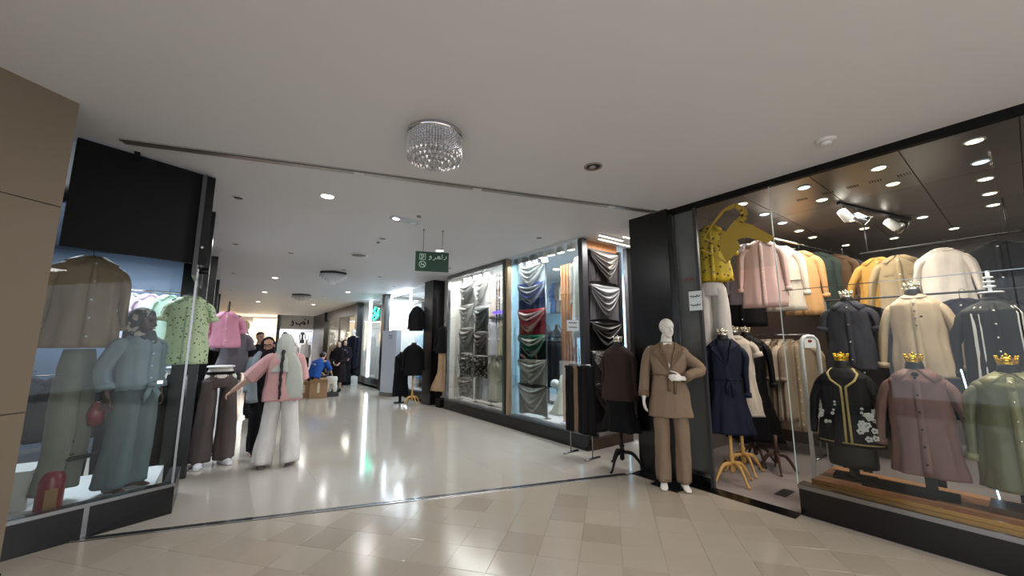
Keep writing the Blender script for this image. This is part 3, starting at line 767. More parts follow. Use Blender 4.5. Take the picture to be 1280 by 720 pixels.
def joints(H=1.70, **kw):
    s = H/1.70
    J = dict(pelvis=(0, 0, .93), chest=(0, .005, 1.27), neck=(0, .015, 1.455), head=(0, -.005, 1.585), shL=(-.170, .01, 1.39), shR=(.170, .01, 1.39),
             elL=(-.215, .03, 1.11), elR=(.215, .03, 1.11), wrL=(-.225, -.03, .86), wrR=(.225, -.03, .86), hipL=(-.09, 0, .88), hipR=(.09, 0, .88),
             knL=(-.095, -.01, .48), knR=(.095, -.01, .48), anL=(-.095, .03, .08), anR=(.095, .03, .08), toeL=(-.11, -.1, 0), toeR=(.11, -.1, 0))
    J.update(kw)
    return {k: tuple(c*s for c in v) for k, v in J.items()}

def eyes(parent, fr, m, glasses=False):
    f, R = fr; q = MB()
    for k in (-1, 1): q.ell(f(k*.030, -.079, .004), (.010, .006, .006), 8, 6)
    q.build('eyes', m, parent)
    q = MB()
    for k in (-1, 1): q.sweep([f(k*.046, -.078, .022), f(k*.030, -.087, .027), f(k*.014, -.088, .023)], [.003]*3, n=6)
    q.build('eyebrows', M['hair'], parent)
    q = MB(); q.ell(f(0, -.088, -.060), (.022, .006, .008), 10, 6); q.build('lips', mat('lips', (150, 84, 80), .5), parent, True)
    if glasses:
        q = MB()
        for k in (-1, 1):
            pts = [f(k*.033+.026*math.cos(a), -.100, .002+.022*math.sin(a)) for a in [2*PI*i/16 for i in range(17)]]; q.sweep(pts, [.0028]*17, n=6)
            q.sweep([f(k*.058, -.098, .006), f(k*.078, -.02, .006)], [.0025]*2, n=6)
        q.sweep([f(-.008, -.101, .004), f(.008, -.101, .004)], [.0025]*2, n=6); q.build('glasses', M['blackm'], parent)

def cloth_on(name, m, parent, path, rad, side=(1, 0, 0), fold=(6, .05, 0, True), n=36, k=4, cap=False, sup=2.2):
    q = MB(); a, b = smooth_path(path, rad, k); q.sweep(a, b, side=side, n=n, fold=fold, cap=cap, sup=sup)
    o = q.build(name, m, parent, True)
    if not cap:
        s = o.modifiers.new('thickness', 'SOLIDIFY'); s.thickness = .005; s.offset = -1
    return o

def trousers(parent, m, J, w=(.11, .095, .10), waist=None, name='trousers', belt=None, zc=None, ps=.92):
    """two legs and the seat, hung from the waist along the leg joints; w = thigh, knee and hem radius"""
    q = MB(); V = lambda k: Vector(J[k]); p = V('pelvis'); wz = waist or p.z+.08
    a, b = smooth_path([(p.x, p.y, wz), (p.x, p.y, p.z), (p.x, p.y, V('hipL').z-.04)], [(.142*ps, .102*ps), (.182*ps, .125*ps), (.178*ps, .118*ps)], 3); q.sweep(a, b, n=32, sup=2.3)
    for s in ('L', 'R'):
        h, k, e = V('hip'+s), V('kn'+s), V('an'+s)
        a, b = smooth_path([h+Vector((0, 0, .06)), h+(k-h)*.3, k, k+(e-k)*.55, e+Vector((0, 0, -.03))], [(w[0]*.8, w[0]*1.05), (w[0]*.92, w[0]), (w[1], w[1]), ((w[1]+w[2])/2, (w[1]+w[2])/2), (w[2], w[2]*1.1)], 4)
        q.sweep(a, b, n=24, fold=(4, .10, 1.3 if s == 'L' else 2.9, False))
    o = q.build(name, m, parent, True)
    if belt:
        b = MB(); b.sweep([(p.x, p.y, wz-.035), (p.x, p.y, wz)], [(.150, .110)]*2, n=28, sup=2.3); b.build('belt', belt, o, True)
    return o

def sneaker(q, c, yaw, L=.27):
    R = Matrix.Rotation(yaw, 3, 'Z'); f = lambda x, y, z: Vector(c)+R @ Vector((x, y, z))
    sd = R @ Vector((1, 0, 0))
    q.sweep([f(0, .09, .045), f(0, .05, .055), f(0, -.03, .055), f(0, -.10, .038), f(0, -.165, .026), f(0, -.185, .02)], [(.028, .040), (.038, .050), (.042, .048), (.046, .034), (.036, .022), (.012, .012)], side=sd, n=14)
    q.sweep([f(0, .11, .010), f(0, .05, .012), f(0, -.10, .012), f(0, -.19, .012)], [(.030, .012), (.042, .012), (.050, .012), (.026, .010)], side=sd, n=14)

def draped(name, label, m, loc, rz, w, h, D=.45, nf=5, amp=.03, tail=.0, group=None, rod=True, seed=0, parent=None, cat='scarf', back=None):
    """square shawl pinned at its two upper corners so that it falls in cowl folds"""
    N, K = 34, 44; q = MB(); vs = []; uv = []; rnd = random.Random(seed); ph = rnd.random()*6; asy = rnd.uniform(-.15, .15)
    for j in range(K+1):
        v = j/K
        for i in range(N+1):
            u = -1+2*i/N; us = u-asy*(1-u*u)
            sag = (1-abs(us)**2.0)
            zz = v*(1+ (D*sag - D*.3)*(1-v)*1.1) if v > 0 else 0
            lvl = v
            a = 2*PI*nf*(lvl**.8)+ph*0
            env = min(1, v*6)*(1-.35*v)*(.25+.75*sag)
            y = -.012-1.35*amp*env*(1.1+math.sin(a+.5*math.sin(3*u+ph)))-.03*env*v
            ctr = v**(.80)*(.98+.1*math.sin(ph+j)*0); edge = v*(.22+tail*.6); sg = max(0, 1-abs(us)**1.55)
            z = -h*(ctr*sg+edge*(1-sg))+.004*math.sin(9*u+ph)*v
            x = w/2*u*(1-.05*v*(1-tail))+.008*math.sin(a*.5+ph)*sag
            vs.append((x, y, z)); uv.append((i/N, lvl))
    fs = []
    for j in range(K):
        for i in range(N):
            a = j*(N+1)+i; fs.append((a, a+1, a+N+2, a+N+1))
    q.add(vs, fs); o = q.build(name, m, parent, True)
    ul = o.data.uv_layers.new(name='UVMap')
    for p in o.data.polygons:
        for li in p.loop_indices: ul.data[li].uv = uv[o.data.loops[li].vertex_index]
    o.location = loc; o.rotation_euler = (0, 0, rz); s = o.modifiers.new('thickness', 'SOLIDIFY'); s.thickness = .003
    if not parent: tag(o, label, cat, group)
    q = MB(); vs = []; NB, KB = 40, 10
    for j in range(KB+1):
        v = j/KB
        for i in range(NB+1):
            u = -1+2*i/NB; e_ = abs(u)**3
            vs.append((w/2*u*(.98+.02*v), .006+.010*math.sin(16*u+ph+1.5*v)*min(1, v*3)+.006*math.sin(31*u)*v, -h*v*(1.05+.06*e_)))
    q.add(vs, [(j*(NB+1)+i, j*(NB+1)+i+1, (j+1)*(NB+1)+i+1, (j+1)*(NB+1)+i) for j in range(KB) for i in range(NB)])
    bk_ = q.build('back_layer', back or m, o, True); ul = bk_.data.uv_layers.new(name='UVMap')
    for p in bk_.data.polygons:
        for li in p.loop_indices:
            vv = vs[bk_.data.loops[li].vertex_index]; ul.data[li].uv = (.5+vv[0]/w, .30+vv[0]*.25)
    if rod:
        b = MB(); b.sweep([(-w/2-.02, 0, .004), (w/2+.02, 0, .004)], [.006, .006], side=(0, 0, 1), n=8); b.sweep([(-w/2-.012, 0, .004), (-w/2-.012, .05, .004)], [.005]*2, side=(0, 0, 1), n=6)
        b.build('rod', M['steel'], o, True)
    return o
# ------------------------------------------------------------------ ceiling fittings
def downlight(x, y, label, on=None, r=.075, z=CEIL, group=None, trim=None):
    t = empty('downlight', (x, y, z), label=label, cat='downlight', group=group)
    k = MB(); k.lathe([(r, 0), (r, -.006), (r*.80, -.010), (r*.78, -.004)], n=22); k.build('trim_ring', trim or M['white'], t, True)
    k = MB(); k.lathe([(r*.76, -.003), (r*.74, -.010), (r*.3, -.0115)], n=18); k.build('lens', on or M['dgrey'], t, True)
    return t
dl = [(.79, 4.52, 'bright round downlight in the ceiling nearest the angled left window', 1), (1.86, 5.9, 'round downlight behind the green corridor sign', 0),
      (2.93, 6.09, 'bright round downlight just beyond the green hanging sign', 1), (.84, 7.87, 'unlit dark downlight ahead of the hexagonal crystal lamp', 0),
      (.89, 11.15, 'lit downlight left of the hexagonal crystal lamp', 1), (2.01, 9.0, 'small unlit downlight close before the hexagonal crystal lamp', 0),
      (2.96, 9.47, 'dark oval downlight right of the hexagonal crystal lamp', 0), (3.80, 4.41, 'small unlit downlight above the scarf window corner', 0),
      (3.82, 7.43, 'small unlit downlight above the darker scarf window', 0), (.02, 7.7, 'unlit downlight by the black columns, second from the angled window', 0),
      (-.01, 5.17, 'unlit downlight by the black columns, nearest the angled window', 0), (.04, 10.96, 'unlit downlight by the black columns, third from the angled window', 0),
      (.06, 14.47, 'unlit downlight by the black columns, farthest from the angled window', 0), (3.06, 12.94, 'lit downlight before the glowing white shop front', 1),
      (.91, 14.53, 'lit downlight between the hexagonal lamp and the far crystal lamp', 1), (2.63, 14.6, 'dim downlight past the glowing white shop front', 0),
      (.95, 18.07, 'small lit downlight beside the far crystal lamp', 1), (3.82, 10.85, 'small unlit downlight over the glowing white shop front', 0), (2.9, 18.0, 'small lit downlight right of the far crystal lamp', 1)]
for x, y, lb_, on in dl: downlight(x, y, lb_, M['lamp'] if on else None, r=.085 if on else .06)
# deep unlit spot before the track
t = empty('recessed_spot', (2.62, 2.26, CEIL), label='unlit recessed spot with a dark tilting bulb, near the crystal lamp', cat='downlight')
k = MB(); k.lathe([(.085, 0), (.085, -.006), (.068, -.010), (.066, -.002)], n=26); k.build('trim_ring', mat('aged_ring', (150, 140, 128), .4), t, True)
k = MB(); k.lathe([(.065, -.002), (.060, -.007), (.02, -.008)], n=22); k.build('bowl', mat('bowl', (46, 38, 34), .4), t, True)
k = MB(); k.ell((-.012, 0, -.012), (.030, .030, .012)); k.build('bulb', mat('bulb_glass', (150, 148, 150), .2), t, True)
for x, y, lb_, r in ((3.77, .82, 'faint white smoke detector on the ceiling in front of the right shop', .07), (1.86, 4.50, 'small smoke detector beside the green hanging sign', .05), (1.85, 6.09, 'small round detector beyond the glass ceiling lamp', .045)):
    t = empty('smoke_detector', (x, y, CEIL), label=lb_, cat='smoke detector')
    k = MB(); k.lathe([(r, 0), (r*.96, -.012), (r*.7, -.02)], n=20); k.build('base', M['white'], t, True)
    k = MB(); k.lathe([(r*.55, -.02), (r*.55, -.035), (r*.35, -.045)], n=16); k.build('sensor', M['steel'] if r < .06 else M['white'], t, True)
t = empty('ceiling_lamp', (1.80, 4.80, CEIL), .2, label='flat frosted glass lamp with two bright ends beside the green sign', cat='ceiling lamp')
k = MB(); k.box(-.20, .20, -.06, .06, -.025, 0); k.build('glass_plate', mat('frosted_glass', (200, 206, 214), .2), t)
for x in (-.14, .12):
    k = MB(); k.ell((x, 0, -.026), (.045, .03, .012)); k.build('bulb', M['lamp'] if x < 0 else mat('pearl', (225, 225, 235), .2), t, True)
t = empty('speaker_grille', (1.87, 7.27, CEIL), label='round ceiling speaker with a dark grille before the hexagonal lamp', cat='speaker')
k = MB(); k.lathe([(.16, 0), (.16, -.015), (.13, -.02)], n=28); k.build('rim', M['white'], t, True)
k = MB(); k.lathe([(.128, -.01), (.127, -.022), (.03, -.026)], n=24); k.build('grille', mat('grille', (120, 118, 116), .5), t, True)

# crystal ceiling lamps
def crystal(q, x, y, z, r, h):
    q.add([(x+r, y, z), (x, y+r, z), (x-r, y, z), (x, y-r, z), (x, y, z+h), (x, y, z-h)], [(0,1,4),(1,2,4),(2,3,4),(3,0,4),(1,0,5),(2,1,5),(3,2,5),(0,3,5)])
t = empty('crystal_lamp', (1.20, 2.63, CEIL), label='large drum-shaped crystal ceiling lamp nearest the camera', cat='chandelier')
k = MB(); k.lathe([(.215, 0), (.215, -.03), (.205, -.034)], n=40); k.build('base', M['chrome'], t, True)
q = MB(); rnd = random.Random(3)
for ring, (r, zmax) in enumerate(((.205, .175), (.17, .20), (.13, .215), (.085, .225), (.04, .23))):
    n_ = int(2*PI*r/.021)
    for i in range(n_):
        a = 2*PI*i/n_+ring*.2; z = -.045
        while z > -zmax:
            crystal(q, r*math.cos(a)+rnd.uniform(-.002, .002), r*math.sin(a)+rnd.uniform(-.002, .002), z, .0075, .0095); z -= .021
q.build('crystal_strings', M['crystal'], t)['kind'] = 'stuff'
me = None
for ring, (r, z) in enumerate(((.205, -.195), (.165, -.220), (.12, -.235), (.07, -.245))):
    n_ = int(2*PI*r/.036)
    for i in range(n_):
        a = 2*PI*i/n_
        if me is None: q = MB(); crystal(q, 0, 0, 0, .014, .020); o = q.build('crystal', M['crystal'], t); me = o.data
        else: o = bpy.data.objects.new('crystal', me); COL.objects.link(o); o.parent = t
        o.location = (r*math.cos(a), r*math.sin(a), z); o.rotation_euler = (0, 0, a)
for x, y, sc, lb_ in ((1.92, 9.57, 1.0, 'hexagonal crystal ceiling lamp with a dark rim halfway down the corridor'), (1.98, 14.6, 1.0, 'farthest crystal ceiling lamp, small in the corridor ceiling')):
    t = empty('crystal_lamp', (x, y, CEIL), .3, label=lb_, cat='chandelier')
    k = MB(); k.lathe([(.30, 0), (.32, -.02), (.32, -.045), (.28, -.05)], n=6); k.build('base', M['dgrey'], t)
    q = MB()
    for r in (.06, .12, .18, .24, .29):
        n_ = int(2*PI*r/.04)
        for i in range(n_):
            a = 2*PI*i/n_
            for j in range(int((.34-r)/.045)+1): crystal(q, r*math.cos(a), r*math.sin(a), -.06-.035*j, .012, .017)
    q.build('crystal_strings', M['crystal'], t)['kind'] = 'stuff'

# hanging green sign: faces the camera
def wpos(o): return o
gs = empty('corridor_sign', (2.30, 5.02, 0), label='green hanging sign with white Persian lettering and two pictograms', cat='sign')
gs.rotation_euler = (0, 0, -.36)
k = MB(); k.box(-.235, .235, -.008, .008, 2.535, 2.82); k.build('board', M['green'], gs)
for x in (-.13, .14):
    k = MB(); k.sweep([(x, 0, 2.82), (x, 0, CEIL)], [.0035]*2, n=6); k.ell((x, 0, CEIL-.01), (.012, .012, .012), 8, 6); k.build('wire', M['dgrey'], gs)
def stroke(q, pts, w, y=-.011, close=False):
    """flat lettering stroke in the XZ plane"""
    P = [Vector((a, 0, b)) for a, b in pts]
    L = []; R_ = []
    for i, p in enumerate(P):
        d = (P[min(i+1, len(P)-1)]-P[max(i-1, 0)]).normalized(); n = Vector((-d.z, 0, d.x))*(w/2)
        L.append(p+n); R_.append(p-n)
    for i in range(len(P)-1):
        q.slab([(L[i].x, y, L[i].z), (L[i+1].x, y, L[i+1].z), (R_[i+1].x, y, R_[i+1].z), (R_[i].x, y, R_[i].z)], (0, .003, 0))
def letter(pts_list, ox, oz, s, w, m, parent, name='letter', y=-.011):
    q = MB()
    for pts in pts_list: stroke(q, [(ox+a*s, oz+b*s) for a, b in pts], w, y)
    return q.build(name, m, parent)
arc = lambda cx, cz, r, a0, a1, n=8: [(cx+r*math.cos(math.radians(a0+(a1-a0)*i/n)), cz+r*math.sin(math.radians(a0+(a1-a0)*i/n))) for i in range(n+1)]
RE = [[(.9, .9), (1.0, .55), (.85, .15), (.45, -.15), (.1, -.2)]]
ALEF = [[(.5, 1.5), (.5, 0)]]
HE = [[(1.5, .0), (.9, .0), (.45, .05), (.3, .4), (.6, .9), (1.0, .8), (1.15, .4), (.8, .05)], [(.3, .4), (.75, .45), (1.15, .4)], [(.4, .02), (-.1, 0)]]
RE2 = [[(1.1, 0), (.9, .1), (.75, .45)], [(.9, .1), (.7, -.2), (.3, -.45), (0, -.5)]]
VAV = [[(.9, .4), (.7, .75), (.4, .7), (.35, .4), (.6, .3), (.9, .4), (.85, 0), (.5, -.35), (.05, -.45)]]
s_ = .044
for nm, L, ox in (('re', RE, .155), ('alef', ALEF, .118), ('he', HE, .060), ('re', RE2, .008), ('vav', VAV, -.052)):
    letter(L, ox, 2.725, s_, .010, M['signwhite'], gs)
q = MB(); stroke(q, [(-.175, 2.705), (-.175, 2.785), (-.095, 2.785), (-.095, 2.705), (-.178, 2.705)], .009); stroke(q, arc(-.135, 2.755, .018, 160, -60), .010)
stroke(q, [(-.150, 2.715), (-.120, 2.745)], .010); stroke(q, [(-.165, 2.775), (-.14, 2.748), (-.155, 2.718)], .008); q.build('pictogram', M['signwhite'], gs)
q = MB(); stroke(q, arc(-.135, 2.635, .045, 0, 360, 22), .009); stroke(q, [(-.165, 2.665), (-.105, 2.605)], .009); stroke(q, [(-.158, 2.63), (-.112, 2.63)], .010); stroke(q, [(-.118, 2.642), (-.112, 2.655)], .006)
q.build('pictogram', M['signwhite'], gs)

# ------------------------------------------------------------------ right shop: lights
rows = (('nearest', 1.80), ('second', 1.22), ('third', .66), ('fourth', .10), ('fifth', -.48))
cols = (('against the glass', 4.62), ('two lines in', 5.2), ('three lines in', 5.76), ('four lines in', 6.37), ('five lines in', 6.95))
for cn, x in cols:
    for rn, y in rows:
        if (x == 5.76 and y in (1.22, .66)) or (x == 6.37 and y == .66): continue
        cool = (x == 4.62 and y == 1.22) or (x == 5.2 and y in (1.80, .10)) or (x == 5.76 and y == 1.80)
        off = (x == 6.37 and y == -.48)
        t = downlight(x+.02*math.sin(9*x+7*y), y, '%s shop ceiling light %s, %s row from the entrance' % ('bluish' if cool else 'warm', cn, rn), M['lampc'] if cool else M['lampw'], r=.062, z=3.098)
for x, y in ((7.95, 1.64), (7.97, .48), (7.99, 1.08)): downlight(x, y, 'small warm ceiling light far inside the right shop, '+{1.64: 'toward the slatted shelves', .48: 'above the dark shirt', 1.08: 'above the white shirt'}[y], M['lampw'], r=.06, z=3.098)
for i, (x, y) in enumerate(((5.0, 1.12), (5.0, .92), (5.0, .75), (5.02, .55), (5.0, 1.35))):
    t = empty('vent_slots', (x, y, 3.098), label=('first', 'second', 'third', 'fourth', 'fifth')[i]+' little dark comb of slots between the lights, counting from the door side' if False else 'little comb of dark slots in the shop ceiling beside the lights', cat='vent', group='slotted vents in the right shop ceiling')
    q = MB()
    for j in range(5): q.box(-.035, .035, -.04+.02*j-.003, -.04+.02*j+.003, -.004, 0)
    q.build('slots', M['blackm'], t)
# track with four spot lamps
t = empty('spot_track', (6.15, .95, 3.098), -.25, label='black lighting track in the right shop ceiling', cat='light track')
k = MB(); k.box(-.75, .75, -.018, .018, -.03, 0); k.build('track', M['blackm'], t)
for i, (x, y, a, nm) in enumerate(((5.55, 1.12, 1.2, 'nearest the glass'), (5.85, 1.05, .6, 'second from the glass'), (6.45, .88, .9, 'third from the glass'), (6.7, .82, 2.2, 'farthest from the glass'))):
    s = empty('spot_lamp', (x, y, 3.068), a, label='white track spot lamp %s, its face lit' % nm, cat='spot lamp')
    k = MB(); k.sweep([(0, 0, 0), (0, 0, -.07)], [.010]*2, n=8); k.build('bracket', M['dgrey'], s)
    d = Vector((0, -.75, -.6)).normalized(); c = Vector((0, 0, -.10)); k = MB(); k.sweep([c-d*.07, c-d*.06, c+d*.07, c+d*.075], [.030, .045, .052, .050], n=18); k.build('can', M['steel'] if i % 2 else M['white'], s, True)
    k = MB(); k.sweep([c+d*.070, c+d*.079], [.043, .040], n=16); k.build('lens', M['lamp'], s, True)
    k = MB(); q2 = [c+d*.075+Vector((.09*sx, .02, .01)) for sx in (-1, 1)]; k.slab([c+d*.075+Vector((-.055, 0, .05)), c+d*.075+Vector((.055, 0, .05)), c+d*.13+Vector((.06, 0, .07)), c+d*.13+Vector((-.06, 0, .07))], (0, .004, 0)); k.build('barn_door', M['litwhite'], s)

# ------------------------------------------------------------------ right shop: dress forms behind the glass (their fronts face the corridor)
FR = -PI/2          # local -Y turned to face -X
PZ = .282
def toward(x, y, bias=.55):
    a = face_cam(x, y); return a*bias + FR*(1-bias)
def bl(c, **kw): return cloth(c, **kw)
# black tunic with gold neck trim and white flowers
r = dress_form('black dress form with gold crown wearing a black tunic trimmed in gold with white flowers', (4.80, 1.13, PZ), toward(4.8, 1.13), 0.945, cap=M['gold'], w=.19, L=.84, group=None, neck=.13)
P = shirt_prof(.185, .66, .11, .96, flare=.05, neck=.066); tm = cloth((22, 22, 26), rough=.6)
o = garment('tunic', tm, P, r, sleeves=arm_down(.18, .96, .58, out=.09), seed=1, cuff=False)
gt = mat('gold_trim', (196, 172, 110), .4, .4, bump=1, bscale=200); wf_ = mat('white_stitching', (215, 212, 205), .6)
for s in (-1, 1):
    q = MB(); pts = [surf(P, z, -PI/2+s*t, .008) for z, t in ((1.005, .95), (.955, .75), (.895, .45), (.835, .10), (.725, .085), (.575, .085), (.425, .085), (.325, .085))]
    q.sweep(pts, [(.010, .003)]*len(pts), side=(1, 0, 0), n=8); q.build('neck_trim', gt, o, True)
q = MB(); pts = [surf(P, .33, -PI/2+(-1.5+3*i/24), .006) for i in range(25)]; q.sweep(pts, [(.006, .003)]*25, side=(0, 0, 1), n=6); q.build('hem_trim', gt, o, True)
def flower(th, z, s, seed, nb=9):
    q = MB(); rn = random.Random(seed)
    for i in range(nb):
        c = surf(P, z+rn.uniform(-.06, .08)*s, th+rn.uniform(-.22, .22)*s, .009); a = rn.uniform(0, 6)
        for j in range(5):
            b = a+j*2*PI/5; q.ell(c+Vector((math.cos(b)*.011*s, 0, math.sin(b)*.011*s)), (.008*s, .003, .008*s), 6, 4)
    return q.build('embroidery', wf_, o)
flower(-PI/2+.62, .47, 1.5, 2, 14); flower(-PI/2+.55, .63, .7, 3, 3); flower(-PI/2-.62, .53, .8, 4, 6); flower(-PI/2-.45, .65, .6, 5, 3); flower(-PI/2+1.3, .57, 1.1, 6, 7); flower(-PI/2-1.35, .59, 1.2, 8, 9)
# mauve shirt
r = dress_form('black dress form with gold crown wearing a dusty mauve long shirt', (4.80, .64, PZ), toward(4.8, .64), .95, cap=M['gold'], w=.19, L=.72, neck=.13)
P = shirt_prof(.19, .80, .115, .96, flare=.03, neck=.066)
o = garment('shirt', cloth((138, 104, 98), rough=.5), P, r, sleeves=arm_down(.185, .96, .60, out=.09), collar='shirt', buttons=6, placket=True, seed=2, bm=M['blackm'])
q = MB(); q.ell((0, -.085, .975), (.025, .014, .025), 10, 8); q.ell((.0, -.095, .945), (.014, .010, .02), 10, 8); q.build('brooch', M['blackm'], o, True)
q = MB(); q.box(-.42, .02, -.16, .12, 0, .02); q.build('base_board', M['blackm'], r)
# olive satin shirt
r = dress_form('black dress form with gold crown wearing an olive green satin shirt', (4.80, .14, PZ), toward(4.8, .14), .95, cap=M['gold'], w=.19, L=.72, neck=.13)
P = shirt_prof(.195, .80, .115, .96, flare=.04, neck=.07)
o = garment('shirt', mat('olive_satin', (116, 116, 86), .32, bump=.3, bscale=12), P, r, sleeves=arm_down(.19, .96, .62, out=.06), collar='shirt', buttons=6, placket=True, seed=5, bm=M['silver'], cm=mat('olive_satin_light', (150, 146, 106), .35))
q = MB(); q.box(-.20, .20, -.15, .12, .0, .045); q.build('base_board', M['wooddark'], r)
# rear row: taller stands on the shop floor
r = dress_form('black dress form with silver crown wearing a pale beige collarless blouse', (5.42, .66, 0), toward(5.4, .68), 1.93, cap=M['silver'], w=.18, L=.62, stand='plate')
P = shirt_prof(.185, .74, .105, 1.94, flare=.02, neck=.062)
o = garment('blouse', mat('beige_satin', (192, 168, 138), .4, bump=.3, bscale=10), P, r, sleeves=arm_down(.18, 1.94, .66, out=.10), collar='round', buttons=4, placket=True, seed=8, bm=M['steel'], bz=(1.69, 1.90))
r = dress_form('black dress form with silver crown wearing a charcoal grey buttoned top', (5.42, 1.17, 0), toward(5.4, 1.17), 1.90, cap=M['silver'], w=.18, L=.62)
P = shirt_prof(.18, .66, .105, 1.91, flare=.03, neck=.07)
garment('blouse', cloth((62, 62, 70)), P, r, sleeves=arm_short(.18, 1.91, .26), collar='shirt', buttons=4, placket=True, seed=9, bm=M['silver'])
r = dress_form('black dress form with stacked white neck rings wearing a black shirt with white stripes', (5.42, .18, 0), toward(5.4, .18), 1.83, cap=None, w=.19, L=.62)
q = MB(); q.lathe([(.012, 1.94), (.012, 2.16)], n=10)
for z, rr in ((2.10, .030), (2.06, .034), (2.02, .036), (1.965, .075)): q.lathe([(rr, z-.007), (rr*1.05, z), (rr, z+.007)], n=18)
q.build('neck_rings', M['litwhite'], r, True)
P = shirt_prof(.20, .86, .115, 1.84, flare=.03, neck=.066)
o = garment('shirt', cloth((26, 25, 26), rough=.55), P, r, sleeves=arm_down(.195, 1.84, .62, out=.07), collar='band', buttons=4, placket=True, seed=10, bm=M['silver'], bz=(1.45, 1.80))
for t_ in (-.62, -.42, .62, .75):
    q = MB(); pts = [surf(P, z, -PI/2+t_, .006) for z in [1.84-.82*i/12 for i in range(13)]]; q.sweep(pts, [(.005 if t_ > -.5 else .010, .002)]*13, n=6); q.build('stripe', wf_, o)
q = MB(); 
ls = empty('led_tube', (5.08, .40, 0), label='thin bright blue-white light tube leaning between the mauve and olive shirts', cat='light')
q = MB(); q.sweep([(-.10, -.10, .30), (0, 0, 1.30)], [.005, .005], n=8); q.build('tube', M['lampc'], ls, True); q = MB(); q.lathe([(.03, .282), (.03, .30), (.01, .31)], (-.10, -.10, 0), 12); q.build('foot', M['steel'], ls)

# ------------------------------------------------------------------ right shop: garments on hangers
def hung(name, label, cat, loc, rz, col, w=.22, L=.75, d=.07, collar='shirt', sl='down', buttons=5, belt=None, seed=0, group=None, m=None, zs=0, cm=None, bm=None, slL=.62, out=.02, fold=(7, .07), neck=.06, pockets=False, n=36, res=2):
    P = shirt_prof(w, L, d, 0, flare=.03, neck=neck)
    s = arm_down(w, 0, slL, out=out, r0=.058) if sl == 'down' else arm_short(w, 0, .24) if sl == 'short' else None
    o = garment(name, m or cloth(col), P, None, sleeves=s, collar=collar, buttons=buttons, placket=buttons > 0, belt=belt, seed=seed, cm=cm, bm=bm, hang=True, fold=fold, pockets=pockets, n=n, res=res)
    o.location = loc; o.rotation_euler = (0, 0, rz); return tag(o, label, cat, group)
FC = lambda x, y, k=.7: face_cam(x, y)*k+FR*(1-k)
# ceiling rods
for i, (a, b, nm) in enumerate((((4.9, 2.05), (7.9, 1.62), 'long chrome rod of shirts under the ceiling by the entrance'), ((6.7, -.05), (6.7, 1.25), 'dark wall rod holding the beige, white and black shirts'))):
    t = empty('hanging_rod', label=nm, cat='rail'); a = Vector(a); b = Vector(b); z = 2.91 if i == 0 else 2.70
    k = MB(); k.sweep([(a.x, a.y, z), (b.x, b.y, z)], [.011]*2, side=(0, 0, 1), n=10); k.build('rod', M['chrome'] if i == 0 else M['dgrey'], t, True)
    for p in (a.lerp(b, .06), a.lerp(b, .94)):
        k = MB(); k.sweep([(p.x, p.y, z), (p.x, p.y, 3.098)], [.007]*2, n=8); k.build('hanger_post', M['chrome'] if i == 0 else M['dgrey'], t, True)
pk = mat('blush_satin', (212, 178, 172), .45, bump=.2, bscale=10)
hung('shirt', 'blush pink satin shirt hung highest by the entrance of the right shop', 'shirt', (5.45, 1.97, 2.77), FC(5.4, 2, 1.0), None, m=pk, w=.20, L=.80, seed=1, neck=.07, slL=.6, out=.05, n=44)
hung('shirt', 'grey-lilac shirt hanging half hidden behind the blush pink shirt', 'shirt', (5.50, 2.17, 2.77), FC(5.4, 2, 1.0), (176, 168, 180), w=.19, L=.74, seed=2, slL=.6, out=.05)
hung('shirt', 'black blouse hanging behind the gold sticker beside the yellow shirt', 'shirt', (5.85, 2.42, 2.70), FC(5.8, 2.4, 1.0), (20, 20, 22), w=.25, L=.95, seed=3)
hung('coat', 'cream belted jacket with wide lapels hung right of the blush shirt', 'jacket', (6.0, 1.93, 2.77), FC(6, 1.8, .8), (214, 204, 190), w=.185, L=.82, collar='lapel', buttons=0, belt=-.42, seed=4, slL=.62, out=.06, bm=cloth((90, 100, 130)))
hung('shirt', 'tan caramel shirt hung right of the cream belted jacket', 'shirt', (6.55, 1.87, 2.77), FC(6.5, 1.7, .7), (196, 150, 104), w=.19, L=.86, seed=5, out=.06)
hung('shirt', 'dark green shirt hanging between the cream jacket and caramel shirt', 'shirt', (6.9, 1.77, 2.78), FC(6.9, 1.8, .8), (52, 62, 58), w=.2, L=.8, seed=15)
hung('shirt', 'brown shirt on a pale hanger before the slatted shelves', 'shirt', (7.35, 1.70, 2.80), FC(7.5, 1.7, .7), (112, 86, 66), w=.24, L=.95, seed=6)
hung('shirt', 'dark grey shirt at the end of the chrome rod', 'shirt', (7.72, 1.645, 2.78), FC(7.7, 1.4, .7), (58, 56, 62), w=.24, L=.95, seed=7)
hung('shirt', 'khaki beige work shirt with flap pockets hung left of the white shirt', 'shirt', (6.7, .90, 2.55), FC(6.7, 1, .9), (164, 144, 112), w=.20, L=.82, d=.08, seed=8, out=.10, pockets=True, n=44, m=cloth((164, 144, 112)), buttons=5)
hung('shirt', 'ochre sleeve-edged shirt hung just behind the khaki work shirt', 'shirt', (6.73, 1.10, 2.56), FC(6.7, 1, .9), (184, 140, 74), w=.19, L=.70, seed=18, out=.13)
hung('shirt', 'white collarless henley shirt high on the back rod', 'shirt', (6.7, .53, 2.57), FC(6.7, .5, .9), None, m=cloth((226, 214, 204)), w=.19, L=.76, collar='round', buttons=0, seed=9, out=.07, n=44)
_h = bpy.context.scene.objects[-1] if False else None
hung('shirt', 'black collarless shirt hung right of the white henley', 'shirt', (6.75, .12, 2.58), FC(6.7, .15, .9), (34, 34, 38), w=.21, L=.8, collar='round', buttons=3, seed=10, out=.09, n=44)
